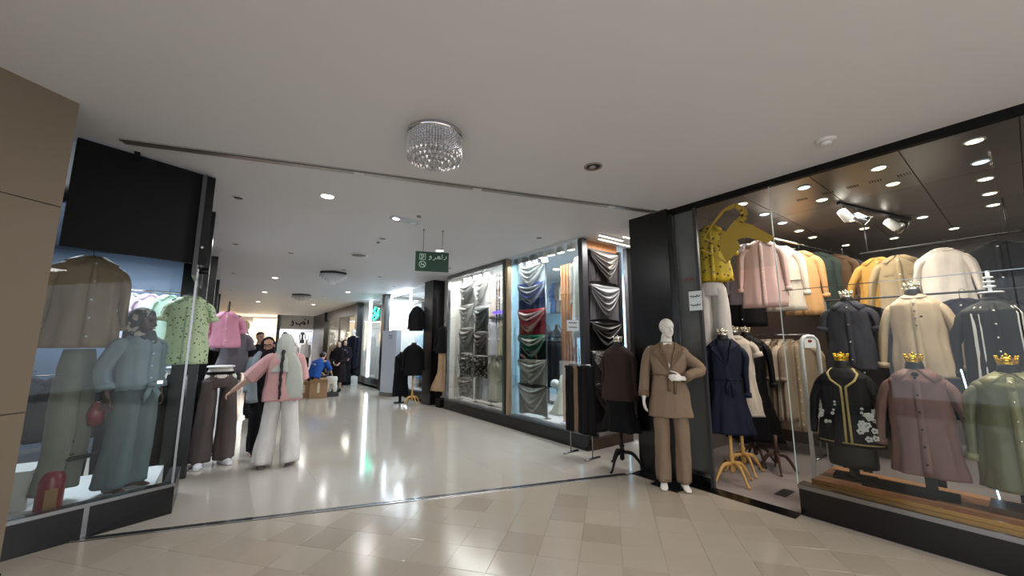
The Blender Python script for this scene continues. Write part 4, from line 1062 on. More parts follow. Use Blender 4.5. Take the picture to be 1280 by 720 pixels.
hung('jeans_skirt', 'slate blue skirt hanging below the white henley shirt', 'skirt', (6.78, .50, 2.0), FC(6.7, .5, .9), (74, 86, 112), w=.17, L=.8, collar=None, sl=None, buttons=0, seed=19)
hung('coat', 'dark navy coat hanging behind the beige blouse and mauve shirt', 'coat', (6.28, .42, 1.93), FC(6.3, .4, .9), (34, 36, 46), w=.26, L=1.2, seed=20)
hung('coat', 'black long coat hanging behind the olive shirt dress form', 'coat', (6.3, -.10, 1.93), FC(6.3, 0, .9), (16, 16, 18), w=.28, L=1.3, seed=21)
hung('coat', 'black coat hanging behind the tunic with white flowers', 'coat', (6.2, 1.25, 1.93), FC(6.1, 1.2, .9), (18, 18, 22), w=.27, L=1.1, seed=22)
t = empty('garment_rail', (6.25, .55, 0), label='tall dark rail of long coats behind the dress forms with crowns', cat='rail')
k = MB(); k.sweep([(.05, -1.0, 2.06), (-.06, 1.0, 2.06)], [.012]*2, side=(0, 0, 1), n=8)
for y, x_ in ((-1.0, .05), (1.0, -.06)): k.sweep([(x_, y, 0), (x_, y, 2.06)], [.012]*2, n=8); k.box(x_-.2, x_+.2, y-.012, y+.012, 0, .02)
k.build('rail', M['dgrey'], t, True)
# yellow patterned shirt and pale trousers beside the entrance
ym = print_mat('yellow_print', (208, 176, 36), (92, 66, 24), 22, .28, .6)
hung('shirt', 'bright yellow printed shirt hung highest behind the entrance glass', 'shirt', (4.80, 2.28, 2.93), FC(4.8, 2.3, 1.0), None, m=ym, w=.17, L=.66, seed=11, slL=.34, out=.08, buttons=3)
t = empty('trousers', (4.80, 2.32, 1.30), FC(4.8, 2.3, 1.0), label='white wide trousers hanging below the bright yellow printed shirt', cat='trousers')
J = joints(1.7); k = {a: (b[0], b[1], b[2]-.05) for a, b in J.items()}
trousers(t, cloth((206, 200, 194)), k, w=(.10, .095, .11))
# rod and long coats at the back
t = empty('garment_rail', label='low metal rail of long coats before the brown partition', cat='rail')
k = MB(); k.sweep([(6.55, 2.85, 1.64), (6.55, 1.85, 1.64)], [.012]*2, side=(0, 0, 1), n=10); k.build('rail', M['steel'], t, True)
for y in (2.83, 1.87):
    k = MB(); k.sweep([(6.55, y, .002), (6.55, y, 1.64)], [.012]*2, n=10); k.box(6.35, 6.75, y-.012, y+.012, .002, .02); k.build('upright', M['steel'], t, True)
cc = ((176, 156, 130), (150, 134, 116), (190, 176, 156), (120, 104, 90), (204, 196, 182), (160, 140, 118), (96, 84, 78), (184, 168, 146))
for i in range(8):
    y = 2.02+.085*i
    lab = 'sand beige long buttoned coat at the front end of the low rail' if i == 0 else 'coat hanging in the packed row behind the sand beige coat'
    P_ = hung('coat', lab, 'coat', (6.55-.01*(i % 2), y, 1.50), (-.45 if i == 0 else -.10)+FR*(.62 if i == 0 else .0), cc[i], w=.225, L=1.18 if i == 0 else 1.05, collar='band' if i else 'shirt', buttons=8 if i == 0 else 0, seed=30+i, d=.045 if i else .07, slL=.5, out=.05, group=None if i == 0 else 'coats packed on the low rail', n=44 if i == 0 else 24)
for i in range(4):
    hung('shirt', 'pale blouse tucked on the far stretch of the low rail by the antenna gate', 'blouse', (7.0, 1.25+.11*i, 1.62), -.2, ((70, 84, 104), (36, 38, 46), (150, 140, 128), (58, 60, 66))[i], w=.2, L=.75, seed=50+i, d=.04, buttons=0, group='blouses behind the antenna gate', n=24)
# slatted shelves far back
t = empty('slatted_shelves', (8.9, 1.65, 0), label='brown slatted shelving high on the back wall of the right shop', cat='shelves')
for i in range(8): box('slat', (-.05, .0, -.42, .42, 1.2+.21*i, 1.27+.21*i), M['wooddark'], t)
for y in (-.42, .42): box('upright', (-.05, .02, y-.03, y+.03, 0, 2.95), M['wooddark'], t)
# garments on tripod forms by the entrance
r = dress_form('dress form on carved gold tripod wearing a navy blue wrap coat', (4.66, 2.16, 0), toward(4.6, 2.1, .8)+.25, 1.50, stand=M['woodpale'], cap=M['silver'], w=.19, L=.66)
P = shirt_prof(.185, 1.00, .11, 1.52, flare=.045, neck=.066, waist=.03)
garment('coat', cloth((24, 28, 46), rough=.7), P, r, sleeves=arm_down(.185, 1.52, .60, out=.02), collar='lapel', belt=1.12, seed=40, fold=(8, .06))
r = dress_form('dress form on carved gold tripod wearing a long cream buttoned vest', (5.12, 2.24, 0), toward(5.1, 2.2, .8)+.1, 1.54, stand=M['woodpale'], cap=M['silver'], w=.18, L=.66)
P = shirt_prof(.195, .90, .115, 1.56, flare=.05, neck=.07)
garment('vest', cloth((206, 194, 178)), P, r, collar='round', buttons=7, placket=True, seed=41, bm=M['woodpale'], sleeves=arm_short(.195, 1.56, .2))
r = dress_form('dress form wearing an ankle-length black dress with lace yoke', (5.62, 2.30, 0), toward(5.6, 2.3, .8), 1.55, stand=M['wooddark'], cap=M['silver'], w=.18, L=.66)
P = shirt_prof(.20, 1.28, .12, 1.57, flare=.09, neck=.066, waist=.03)
o = garment('dress', cloth((16, 15, 17), rough=.6), P, r, sleeves=arm_down(.20, 1.57, .6, out=.06), seed=42, fold=(9, .09))
q = MB(); rn = random.Random(5)
for i in range(70): q.ell(surf(P, 1.57-rn.uniform(-.02, .14), -PI/2+rn.uniform(-.9, .9), .004), (.005, .003, .005), 6, 4)
q.build('lace_yoke', mat('lace', (92, 84, 76), .6), o)
t = empty('foot_stool', (5.45, 2.0, 0), label='small carved wooden foot of a hidden stand behind the gold tripods', cat='stand')
tripod(t, .42, M['wooddark'], r=.2)
# white anti-theft antenna
t = empty('antenna_gate', (5.25, 1.50, 0), FR*.35, label='white arched anti-theft antenna beside the shop entrance', cat='security gate')
q = MB(); pts = [(-.10, 0, .02), (-.10, 0, 1.50), (-.085, 0, 1.56), (-.05, 0, 1.595), (0, 0, 1.60), (.05, 0, 1.595), (.085, 0, 1.56), (.10, 0, 1.50), (.10, 0, .02)]
q.sweep(pts, [(.024, .018)]*9, side=(0, 1, 0), n=12); q.build('frame', M['white'], t, True)
q = MB(); q.box(-.13, .13, -.06, .06, .002, .03); q.build('base', M['white'], t)
q = MB(); q.box(-.07, .07, -.012, .012, 1.47, 1.58); q.build('head_panel', M['white'], t)
q = MB(); q.ell((0, -.014, 1.545), (.026, .006, .015), 10, 6); q.build('red_logo', M['red'], t)
struct(tag(box('floor_drain', (4.62, 4.86, 1.65, 1.75, .002, .008), M['dgrey']), None))
# stickers on the glass
gv = empty('glass_sticker', (4.279, 1.7, 2.7), label='large gold clothes-hanger sticker on the glass above the entrance', cat='sticker')
def gp(pts): return [(-.002, a-1.7, b-2.7) for a, b in pts]
# outline points are (Y, Z) metres on the glass
q = MB(); q.slab(gp([(1.757, 2.826), (1.6, 2.733), (1.406, 2.553), (1.472, 2.51), (1.663, 2.619), (1.758, 2.606), (1.725, 2.521), (1.874, 2.374), (1.959, 2.587), (1.938, 2.645)]), (-.003, 0, 0)); q.build('arrow_body', M['goldvinyl'], gv)
for nm, L, wd in (('hook', [(1.719, 2.798), (1.66, 2.844), (1.67, 2.925), (1.745, 2.983), (1.863, 2.963), (1.974, 2.855), (2.082, 2.724)], (0.075, 0.075, 0.06, 0.05, 0.035, 0.025, 0.015)), ('line', [(2.101, 2.71), (1.992, 2.621), (1.935, 2.564)], (0.02, 0.02, 0.02)), ('line', [(2.138, 2.577), (2.01, 2.488), (1.874, 2.374)], (0.018, 0.018, 0.018))):
    q = MB(); P_ = [Vector(p) for p in L]
    for i in range(len(P_)-1):
        d = (P_[i+1]-P_[i]).normalized(); n = Vector((-d.y, d.x)); a, b = wd[i]/2, wd[i+1]/2
        q.slab(gp([tuple(P_[i]+n*a), tuple(P_[i+1]+n*b), tuple(P_[i+1]-n*b), tuple(P_[i]-n*a)]), (-.003, 0, 0))
    q.build(nm, M['goldvinyl'], gv)
pn = empty('paper_notice', (4.268, 2.245, 2.0), -PI/2, label='white paper notice with handwriting taped to the grey side pane', cat='notice')
q = MB(); q.box(-.075, .075, 0, .002, -.11, .11); q.build('sheet', M['paper'], pn)
for z in (.045, -.055):
    letter([[(-1.2, .1), (-.9, .3), (-.7, 0), (-.4, 0), (-.3, .25), (0, 0), (.3, .1), (.5, .4), (.6, 0), (1.0, .05), (1.2, .3)], [(-.6, -.3), (-.5, -.3)], [(.2, -.25), (.3, -.25)]], 0, z, .048, .009, M['ink'], pn, 'handwriting', -.003)
q = MB(); 
rt = empty('red_sticker', (4.268, 2.31, 2.24), -PI/2, label='small red lettered sticker above the white paper notice', cat='sticker')
letter([[(-1, 0), (-.6, .4), (-.4, 0), (0, .5), (.2, 0), (.6, .4), (1, 0)]], 0, 0, .06, .014, mat('red_ink', (130, 40, 40), .5), rt, 'lettering', -.002)
cb = tag(box('glass_line', (4.30, 4.306, -1.9, 1.40, 2.02, 2.026), M['chrome']), 'thin chrome line across the right shop window at shirt height', 'wire')  # thin chrome line just behind the glass
# ------------------------------------------------------------------ scarf windows
def sc(cols, f=5, noise=.3, rough=.45): return stripe_mat('scarf_cloth', cols, f, noise, rough)
LG, DG, WH, BK, CR = (176, 172, 166), (84, 82, 82), (232, 230, 226), (28, 27, 28), (222, 212, 192)
col1 = [(2.95, .50, sc((DG, WH, DG, (60, 58, 58)), 3, .1), 'dark grey and silver shawl, topmost of the first column'),
        (2.44, .55, sc((WH, LG, WH, (150, 146, 142)), 6), 'white shawl with grey lines, second down in the first column'),
        (1.86, .56, sc((LG, (140, 136, 130), (196, 192, 188)), 6), 'silver grey pleated shawl, third down in the first column'),
        (1.27, .54, print_mat('zebra_print', (206, 202, 190), (84, 82, 78), 14, .47, .5, 'noise'), 'pale zebra-printed shawl, fourth down in the first column'),
        (.71, .42, print_mat('floral_print', (190, 180, 170), (100, 84, 76), 20, .47, .5, 'noise'), 'beige blossom-printed shawl, lowest in the first column')]
for z, h, m, lb_ in col1: draped('scarf', lb_, m, (4.62, 8.04, z), FR, .68, h*.95, D=.30, nf=5, amp=.035, seed=int(z*10), group=None)
col2 = [(2.97, .60, sc((WH, (130, 128, 120), WH, (96, 100, 94)), 3, .08), 'cream and grey-green shawl with long swags, topmost of the second column'),
        (2.31, .52, sc(((60, 66, 64), (110, 116, 112), (44, 48, 48)), 5), 'dark slate shawl, second down in the second column'),
        (1.76, .50, sc(((92, 84, 84), (150, 140, 140), (60, 54, 56)), 6), 'brownish grey shawl, third down in the second column'),
        (1.22, .45, print_mat('blossom_print', (60, 48, 44), (196, 190, 178), 16, .42, .5, 'noise'), 'dark shawl with pale flowers, fourth down in the second column')]
for z, h, m, lb_ in col2: draped('scarf', lb_, m, (4.64, 7.42, z), FR, .60, h*.95, D=.35, nf=5, amp=.035, seed=int(z*10)+3)
w2 = [(3.05, .44, sc((WH, (206, 220, 222), WH, (186, 206, 210)), 6), 'white scarf with pale blue lines, topmost of six in the blue-lit window', 0),
      (2.66, .44, sc(((28, 54, 140), (40, 60, 130), (220, 224, 228), (36, 44, 72), (210, 212, 214), (46, 52, 70)), 2, .08), 'navy and white scarf with a bright blue centre, second of six', 1),
      (2.16, .44, sc(((196, 24, 44), (170, 22, 40), (236, 214, 206), (150, 26, 42), (226, 200, 192), (110, 34, 44)), 2, .08), 'crimson scarf with pale bands, third of six in the blue-lit window', 2),
      (1.67, .40, sc(((10, 124, 80), (14, 84, 56), (214, 218, 208), (20, 26, 24), (190, 196, 186), (18, 34, 28)), 2, .08), 'emerald and black scarf with pale bands, fourth of six', 3),
      (1.22, .42, sc(((210, 208, 194), (160, 158, 146), (236, 234, 224), (128, 126, 116)), 3, .08), 'oatmeal and grey scarf, fifth of six in the blue-lit window', 4),
      (.77, .46, sc(((36, 36, 36), (236, 236, 228), (40, 40, 40), (200, 200, 190)), 2.5, .08), 'black and ivory scarf, lowest of six in the blue-lit window', 5)]
for z, h, m, lb_, i in w2: draped('scarf', lb_, m, (4.62, 5.60, z), FR*.9, .68, h*1.08, D=.40, nf=5, amp=.045, seed=i+20, back=cloth(((214, 222, 224), (34, 44, 74), (120, 30, 42), (20, 30, 28), (170, 168, 156), (66, 66, 66))[i]))
w3 = [(2.99, .50, sc(((52, 48, 48), (206, 190, 168), (52, 48, 48)), 5, .05), 'taupe shawl with fine beige swags, topmost on the dark board'),
      (2.43, .54, sc(((110, 110, 112), (206, 206, 206), (130, 130, 132)), 5, .08), 'grey shawl with white swags, second down on the dark board'),
      (1.84, .42, sc(((20, 20, 20), (22, 22, 22), (150, 148, 144), (20, 20, 20)), 3, .05), 'black shawl with one white band, third down on the dark board'),
      (1.40, .50, print_mat('paisley_print', (96, 94, 92), (206, 204, 200), 16, .46, .5, 'noise'), 'grey and white paisley shawl, fourth down on the dark board'),
      (.90, .56, sc(((50, 36, 38), (76, 56, 58), (40, 30, 32)), 4), 'dark plum shawl, lowest on the dark board')]
for i, (z, h, m, lb_) in enumerate(w3): draped('scarf', lb_, m, (4.84, 4.02, z), 0, .70, h*.93, D=.55, nf=5, amp=.03, tail=.0, seed=i+40, back=cloth(((58, 54, 54), (104, 104, 106), (22, 22, 22), (92, 90, 90), (46, 34, 36))[i]))
for y, x, nm in ((8.36, 4.66, 'far end of the first scarf column'), (7.72, 4.69, 'gap between the two scarf columns'), (7.08, 4.70, 'near end of the second scarf column'), (5.96, 4.68, 'far side of the six scarves'), (5.26, 4.68, 'near side of the six scarves')):
    t = empty('scarf_stand', (x, y, .2), label='slim steel upright at the '+nm, cat='stand'); k = MB(); k.sweep([(0, 0, 0), (0, 0, 2.9)], [.009]*2, n=8); k.box(-.05, .05, -.05, .05, 0, .015); k.build('pole', M['steel'], t, True)
# hung clothes in the first window
stuff_cols = [(200, 176, 170), (206, 200, 186), (168, 150, 140), (212, 206, 190), (190, 186, 200), (150, 60, 66), (206, 198, 176), (120, 116, 110)]
def lowprof(w, L, d): return shirt_prof(w, L, d, 0, flare=.03)
i = 0
for z, L, lab in ((2.85, .80, 'top'), (2.02, .80, 'middle'), (1.18, .85, 'bottom')):
    for j in range(3):
        y = 6.92-.27*j; c = [(206, 190, 184), (216, 208, 196), (176, 168, 150), (222, 220, 226), (206, 196, 160), (150, 120, 190), (212, 204, 184), (176, 174, 156), (96, 98, 104)][i]
        cn = ['blush', 'ivory', 'olive beige', 'white', 'straw yellow', 'lilac', 'cream', 'sage', 'charcoal'][i]
        hung('blouse', '%s blouse in the %s row beside the grey mullion of the scarf window' % (cn, lab), 'blouse', (4.68+.02*j, y, z), FR, c, w=.165, L=L, d=.06, buttons=3 if j == 1 else 0, seed=i+60, n=24, slL=.45, fold=(6, .12)); i += 1
for j in range(3): hung('skirt', ('slate grey', 'white', 'dark grey')[j]+' pleated skirt at the foot of the scarf window under the shawls', 'skirt', (4.72, 7.58-.28*j, .78), FR, ((96, 98, 102), (214, 216, 222), (70, 72, 78))[j], w=.10, L=.50, d=.06, collar=None, sl=None, buttons=0, seed=j+80, n=24, fold=(9, .2))
lad = empty('ladder_decor', (4.55, 6.62, 0), label='slim black ladder-shaped stand hanging beside the lilac blouse', cat='stand')
for y in (-.05, .05): box('rail', (-.01, .01, y-.006, y+.006, 1.9, 3.0), M['blackm'], lad)
for j in range(16): box('rung', (-.008, .008, -.05, .05, 1.95+.066*j, 1.958+.066*j), M['blackm'], lad)
for z, y0, y1 in ((2.13, 6.35, 6.75),): tag(box('blue_sign_light', (4.50, 4.51, y0, y1, z, z+.05), M['blue_led']), 'bright violet-blue light bar glowing in the scarf window', 'light')
for j in range(9):
    t = empty('track_head', (4.52, 7.9-.22*j if j < 5 else 5.75-.22*(j-5)*1.0, 3.10), label=('spotlight head, number %s from the far end, under the window ceiling' % ('one', 'two', 'three', 'four', 'five')[j]) if False else 'small square spotlight head under the scarf window ceiling', cat='spot lamp', group='spot heads over the scarf windows')
    k = MB(); k.box(-.04, .04, -.05, .05, -.12, -.02); k.build('head', M['dgrey'] if j % 2 else M['white'], t); k = MB(); k.box(-.035, .035, -.045, .045, -.128, -.12); k.build('face', M['ledw'], t)
    k = MB(); k.box(-.012, .012, -.012, .012, -.02, .04); k.build('stem', M['steel'], t)
for j in range(8):
    t = empty('spot_light', (4.42, 5.78-.24*j, 3.12), label='cube ceiling spotlight in the row above the blue-lit window', cat='spot lamp', group='cube spotlights over the blue-lit window')
    k = MB(); k.box(-.035, .035, -.06, .06, -.09, .0); k.build('head', M['dgrey'] if j < 3 else M['white'], t); k = MB(); k.box(-.03, .03, -.055, .055, -.096, -.09); k.build('face', M['ledw'] if j >= 3 else M['steel'], t)
# garments deep in the blue window
for j in range(5):
    hung('blouse', ('striped white', 'pale blue', 'mid blue', 'grey patterned', 'sand')[j]+' blouse on the back rail of the blue-lit window', 'blouse', (6.5, 7.30-.17*j, 2.95), FR*.8, ((216, 216, 210), (176, 196, 214), (70, 100, 150), (120, 112, 106), (196, 184, 166))[j], w=.10, L=.70, d=.06, buttons=0, seed=j+90, n=24, slL=.4)
for j in range(2):
    r = dress_form(('nearer' if j else 'farther')+' black bust form in the blue-lit window behind the crimson scarf', (6.0, 6.72-.36*j, .2), FR*.8, 1.62, stand='plate', w=.14, L=.42)
for j in range(5):
    hung('trousers_pair' if False else 'skirt', ('first', 'second', 'third', 'fourth', 'fifth')[j]+' black long skirt under the bust forms, from the emerald scarf side', 'skirt', (5.86, 6.68-.125*j, 1.52), FR*.8, ((18, 18, 20), (26, 26, 30), (14, 14, 16), (30, 28, 28), (20, 20, 24))[j], w=.09, L=.95, d=.06, collar=None, sl=None, buttons=0, seed=j+100, n=20)
t = empty('cream_dress', (5.25, 5.42, .20), FR*.8, label='cream long dress spreading on the window floor beside the timber fins', cat='dress')
q = MB(); a, b = smooth_path([(0, 0, .01), (0, 0, .3), (0, 0, .6), (0, 0, .72)], [(.28, .2), (.14, .11), (.10, .08), (.05, .04)], 5); q.sweep(a, b, n=32, fold=(8, .15, 1, True)); q.build('skirt_body', cloth((226, 222, 200)), t, True)
q = MB(); q.ell((-.22, .05, .74-.20), (.09, .09, .09), 16, 10); q.build('round_cushion', cloth((206, 204, 200)), t, True)
for i, (y, c) in enumerate(((4.72, (190, 176, 204)), (4.50, (206, 200, 190)))): tag(box('folded_cloth', (4.55, 4.95, y-.09, y+.09, .216, .232), cloth(c)), ('lilac' if i == 0 else 'beige')+' folded cloth on the window floor by the timber fins', 'cloth')
hung('robe', 'ivory robe hanging at the corner between the timber fins and the dark post', 'robe', (4.55, 4.30, 2.86), FR, (226, 222, 208), w=.13, L=1.25, d=.06, buttons=0, seed=120, slL=.7)
# rail of trousers standing in front of the window corner
t = empty('garment_rack', (4.05, 3.86, 0), label='low steel rack of trousers in front of the dark window corner', cat='rack')
q = MB(); q.sweep([(0, -.21, 1.22), (0, .21, 1.22)], [.009]*2, side=(0, 0, 1), n=8)
for y in (-.2, .2): q.sweep([(0, y, .02), (0, y, 1.22)], [.008]*2, n=8); q.box(-.14, .14, y-.012, y+.012, 0, .02)
q.build('frame', M['steel'], t, True)
q = MB(); q.sweep([(0, 0, 1.22), (0, 0, 1.44), (.0, .04, 1.5), (0, .09, 1.44), (0, .09, 1.38)], [.006]*5, n=8); q.build('hook_arm', M['steel'], t, True)
for j, (c, nm) in enumerate((((16, 16, 18), 'black trousers at the far end of the low steel rack'), ((20, 19, 20), 'second black trousers on the low steel rack'), ((124, 104, 84), 'taupe trousers between black pairs on the low rack'), ((14, 14, 16), 'black trousers right of the taupe pair'), ((22, 20, 22), 'black trousers at the near end of the low steel rack'))):
    o = empty('trousers', (4.05, 3.86+.165-.082*j, 0), FR+.15, label=nm, cat='trousers')
    q = MB()
    for s in (-1, 1):
        a, b = smooth_path([(s*.045, 0, 1.20), (s*.05, 0, .95), (s*.055, .0, .6), (s*.06, 0, .30)], [(.05, .028), (.056, .030), (.05, .026), (.05, .024)], 3); q.sweep(a, b, n=14, fold=(4, .12, j, False))
    q.build('legs', cloth(c), o, True); q = MB(); q.box(-.10, .10, -.02, .02, 1.17, 1.205); q.build('waistband', cloth(c), o); 
pn = empty('paper_notice', (4.10, 4.02, 1.78), -.5, label='small pale blue paper notice by the window corner post', cat='notice')
q = MB(); q.box(-.09, .09, 0, .003, -.08, .08); q.build('sheet', M['paper'], pn)
for z in (.03, -.035): letter([[(-1, .1), (-.7, .3), (-.5, 0), (-.1, .3), (.1, 0), (.5, .25), (.7, 0), (1, .2)]], 0, z, .06, .012, M['ink'], pn, 'handwriting', -.003)
q = MB(); q.box(-.004, .004, .003, .02, -.30, .05); q.build('holder', M['steel'], pn)

# ------------------------------------------------------------------ figures
def mq(label, loc, rz, H=1.74, m=None, vox=.009, cat='mannequin', name='mannequin', group=None, face=False, yaw=0, tilt=0, hands=None, J=None, legs=True, arms=True, hd=True, **kw):
    r = empty(name, loc, rz, label, cat, group); JJ = J or joints(H, **kw)
    o, fr = body(r, JJ, m or M['mannequin'], vox, face, yaw, tilt, hands=hands, legs=legs, arms=arms, hd=hd)
    return r, JJ, o, fr
Z3 = Vector((0, 0, 1))
# beige suit mannequin in front of the black column
r, J, o, fr = mq('white faceless mannequin in a beige belted trouser suit before the black column', (3.97, 2.45, .012), face_cam(4.05, 2.5)+.12, 1.78, vox=.007,
    hands={'L': ((-.05, -.15, -1), (-1, 0, 0), 1, .35), 'R': ((-.85, -.25, .12), (.1, -.9, .5), 1, .5)},
    shL=(-.150, .01, 1.385), shR=(.108, .015, 1.335), elR=(.315, .0, 1.17), wrR=(.115, -.165, 1.09), elL=(-.23, .03, 1.12), wrL=(-.26, -.06, .88), head=(.01, -.01, 1.60), yaw=.35)
bs_ = cloth((130, 111, 92), rough=.8)
s = 1.78/1.70
P = shirt_prof(.198, .74, .12, 1.40*s, flare=.02, neck=.07, waist=.04)
jo = garment('jacket', bs_, P, r, collar='lapel', cm=cloth((112, 93, 73), rough=.8), belt=1.12*s, seed=3, bm=M['mannequin'], fold=(5, .045), n=56,
    sleeves=[([Vector(J['shL'])+Vector((.06, 0, -.045)), Vector(J['shL'])+Vector((.0, 0, -.022)), Vector(J['shL'])+Vector((-.040, .01, -.09)), J['elL'], Vector(J['wrL'])+Vector((0, 0, .02))], [.050, .060, .062, .052, .047]),
             ([Vector((.09, .01, 1.385)), Vector((.148, .01, 1.412)), Vector((.195, .01, 1.355)), J['elR'], Vector(J['elR'])*.5+Vector(J['wrR'])*.5, Vector(J['wrR'])+Vector((.02, .01, 0))], [.056, .070, .066, .055, .048, .044])])
trousers(r, bs_, J, w=(.088, .074, .074), ps=.85)
# nothing on its feet: they are part of the body
# brown coat on a dress form with black carved legs, at the track's end
r = empty('dress_form', (4.05, 3.18, 0), face_cam(4.0, 3.1)-.5, label='dress form with black carved tripod legs under a dark brown coat by the column', cat='dress form')
form_body(r, 1.42, .18, .6); tripod(r, .85, M['blackm'], r=.27, legs=3); crown(r, 1.53, .046, M['silver'])
P = shirt_prof(.19, .62, .12, 1.44, flare=.04, neck=.066)
garment('coat', cloth((56, 44, 40)), P, r, sleeves=arm_down(.185, 1.44, .55, out=.03), seed=12, fold=(5, .06))
P = shirt_prof(.18, .52, .12, .97, flare=.06, neck=.1)
garment('skirt', cloth((14, 14, 15)), P, r, seed=13, fold=(7, .08))

# woman in pink seen from behind
skin = M['skin2']
r, J, o, fr = mq('person seen from behind in a pink top, white wide trousers and pale hijab', (.66, 5.86, 0), PI-.28, 1.62, m=skin, vox=.008, cat='person', name='person', face=True,
    hands={'R': ((.75, -.2, -.6), (0, .3, 1), 1, .5, .95), 'L': ((-.1, -.6, -.5), (-1, 0, 0), 1, .6, .95)},
    elR=(.40, -.03, 1.13), wrR=(.60, -.10, .97), elL=(-.215, -.04, 1.10), wrL=(-.16, -.22, 1.02), knR=(.13, -.02, .48), anR=(.17, .04, .08), toeR=(.19, -.1, 0), anL=(-.15, .02, .08), toeL=(-.17, -.1, 0), knL=(-.12, -.02, .48), yaw=-.35, tilt=.12)
eyes(r, fr, M['blackm'])
pinkc = cloth((216, 168, 168)); V = lambda k: Vector(J[k])
top = cloth_on('blouse', pinkc, r, [(0, .01, .80), (0, .01, .95), (0, .01, 1.15), (0, .01, 1.28), (0, .012, 1.36), (0, .015, 1.42)], [(.215, .15), (.205, .145), (.18, .13), (.185, .12), (.15, .09), (.07, .06)], fold=(7, .07, 1, True))
for sd_ in ('L', 'R'):
    e = V('el'+sd_); a = V('sh'+sd_); sl_ = MB(); A_, B_ = smooth_path([a*.75+Vector((0, 0, .345)), a, a.lerp(e, .5), e], [.05, .072, .078, .085], 4)
    sl_.sweep(A_, B_, n=20, fold=(5, .12, 2, False)); sl_.build('sleeve', pinkc, top, True)
trousers(r, cloth((222, 218, 214)), J, w=(.10, .098, .112))
hij = mat('hijab_cloth', (196, 200, 190), .7, var=.1, vscale=6, bump=.3, bscale=14)
hd_ = Vector(J['head'])
h_ = cloth_on('hijab', hij, r, [hd_+Vector((0, .03, -.36)), hd_+Vector((0, .025, -.24)), hd_+Vector((0, .02, -.14)), hd_+Vector((0, .02, -.03)), hd_+Vector((0, .02, .06)), hd_+Vector((0, .025, .115)), hd_+Vector((0, .03, .135))], [(.165, .125), (.14, .115), (.10, .10), (.098, .112), (.090, .108), (.055, .07), (.01, .01)], fold=(6, .06, 2, True), cap=False)
q = MB(); A_, B_ = smooth_path([hd_+Vector((-.06, .10, -.12)), hd_+Vector((-.13, .13, -.30)), hd_+Vector((-.15, .15, -.50)), hd_+Vector((-.15, .14, -.68))], [(.06, .02), (.09, .025), (.10, .02), (.085, .012)], 5)
q.sweep(A_, B_, n=18, fold=(5, .12, 3, False)); q.build('hijab_end', hij, h_, True)
q = MB(); N = 22
pts = [hd_+Vector((.0+.004*math.sin(i*1.2), (.125+.05*min(1, i/5)+.012*math.sin(i/N*3)), -.08-.60*i/N)) for i in range(N+1)]
q.sweep(pts, [.020*(1-.35*i/N)*(1+.22*math.sin(i*2.0)) for i in range(N+1)], n=10); q.build('braid', M['hair'], r, True)
q = MB()
for s_k in ('L', 'R'): a = V('an'+s_k); sneaker(q, (a.x, a.y-.02, 0), (-.12 if s_k == 'L' else .12), .25)
q.build('shoes', mat('grey_shoe', (112, 104, 100), .5), r, True)

# dark-dressed woman facing us, walking
r, J, o, fr = mq('person in black with glasses, dark headscarf and pale blue-grey cardigan', (.53, 6.72, 0), face_cam(.53, 6.7)+.1, 1.60, m=M['skin'], vox=.008, cat='person', name='person', face=True,
    hands={'L': ((0, -.2, -1), (-1, 0, 0), 1, .5, .9), 'R': ((0, -.3, -1), (1, 0, 0), -1, .5, .9)}, yaw=-.3, tilt=.10, knR=(.10, .14, .48), anR=(.11, .30, .12), toeR=(.12, .2, .05), knL=(-.08, -.10, .48), anL=(-.08, -.08, .08), toeL=(-.1, -.2, 0))
eyes(r, fr, M['blackm'], True); hd_ = Vector(J['head']); V = lambda k: Vector(J[k])
bk = cloth((18, 17, 20)); top = cloth_on('tunic', bk, r, [(0, 0, .72), (0, 0, .95), (0, 0, 1.12), (0, 0, 1.26), (0, .01, 1.34), (0, .012, 1.42)], [(.20, .14), (.20, .14), (.175, .125), (.18, .12), (.14, .09), (.07, .06)], fold=(6, .06, 1, True))
cg = cloth((140, 152, 158))
for sg in (-1, 1):
    q = MB(); A_, B_ = smooth_path([(sg*.13, .0, .70), (sg*.15, .0, 1.0), (sg*.15, 0, 1.25), (sg*.08, .01, 1.39)], [(.09, .155), (.075, .145), (.06, .13), (.04, .08)], 4); q.sweep(A_, B_, n=22, fold=(4, .1, sg, True)); cd_ = q.build('cardigan', cg, r, True)
    k_ = 'R' if sg > 0 else 'L'; q = MB(); A_, B_ = smooth_path([V('sh'+k_)*.95, V('sh'+k_), V('el'+k_), V('wr'+k_)+Vector((0, 0, .03))], [.06, .068, .058, .048], 4); q.sweep(A_, B_, n=16, fold=(5, .1, 2, False)); q.build('sleeve', cg, cd_, True)
trousers(r, bk, J, w=(.10, .09, .085))
scf = cloth((30, 22, 26))
cloth_on('headscarf', scf, r, [hd_+Vector((0, .05, -.13)), hd_+Vector((0, .045, -.05)), hd_+Vector((0, .035, .04)), hd_+Vector((0, .025, .10)), hd_+Vector((0, .02, .128))], [(.092, .075), (.094, .085), (.090, .098), (.06, .075), (.012, .012)], fold=(6, .03, 1, True), cap=True)
cloth_on('neck_scarf', scf, r, [(0, -.03, 1.12), (0, -.02, 1.28), (0, 0, 1.38), (0, .01, 1.43)], [(.10, .12), (.13, .125), (.11, .10), (.08, .08)], fold=(6, .1, 2, True), cap=True)
q = MB()
for s_k in ('L', 'R'): a = V('an'+s_k); sneaker(q, (a.x, a.y-.02, max(0, a.z-.08)), 0)
q.build('shoes', M['blackm'], r, True)

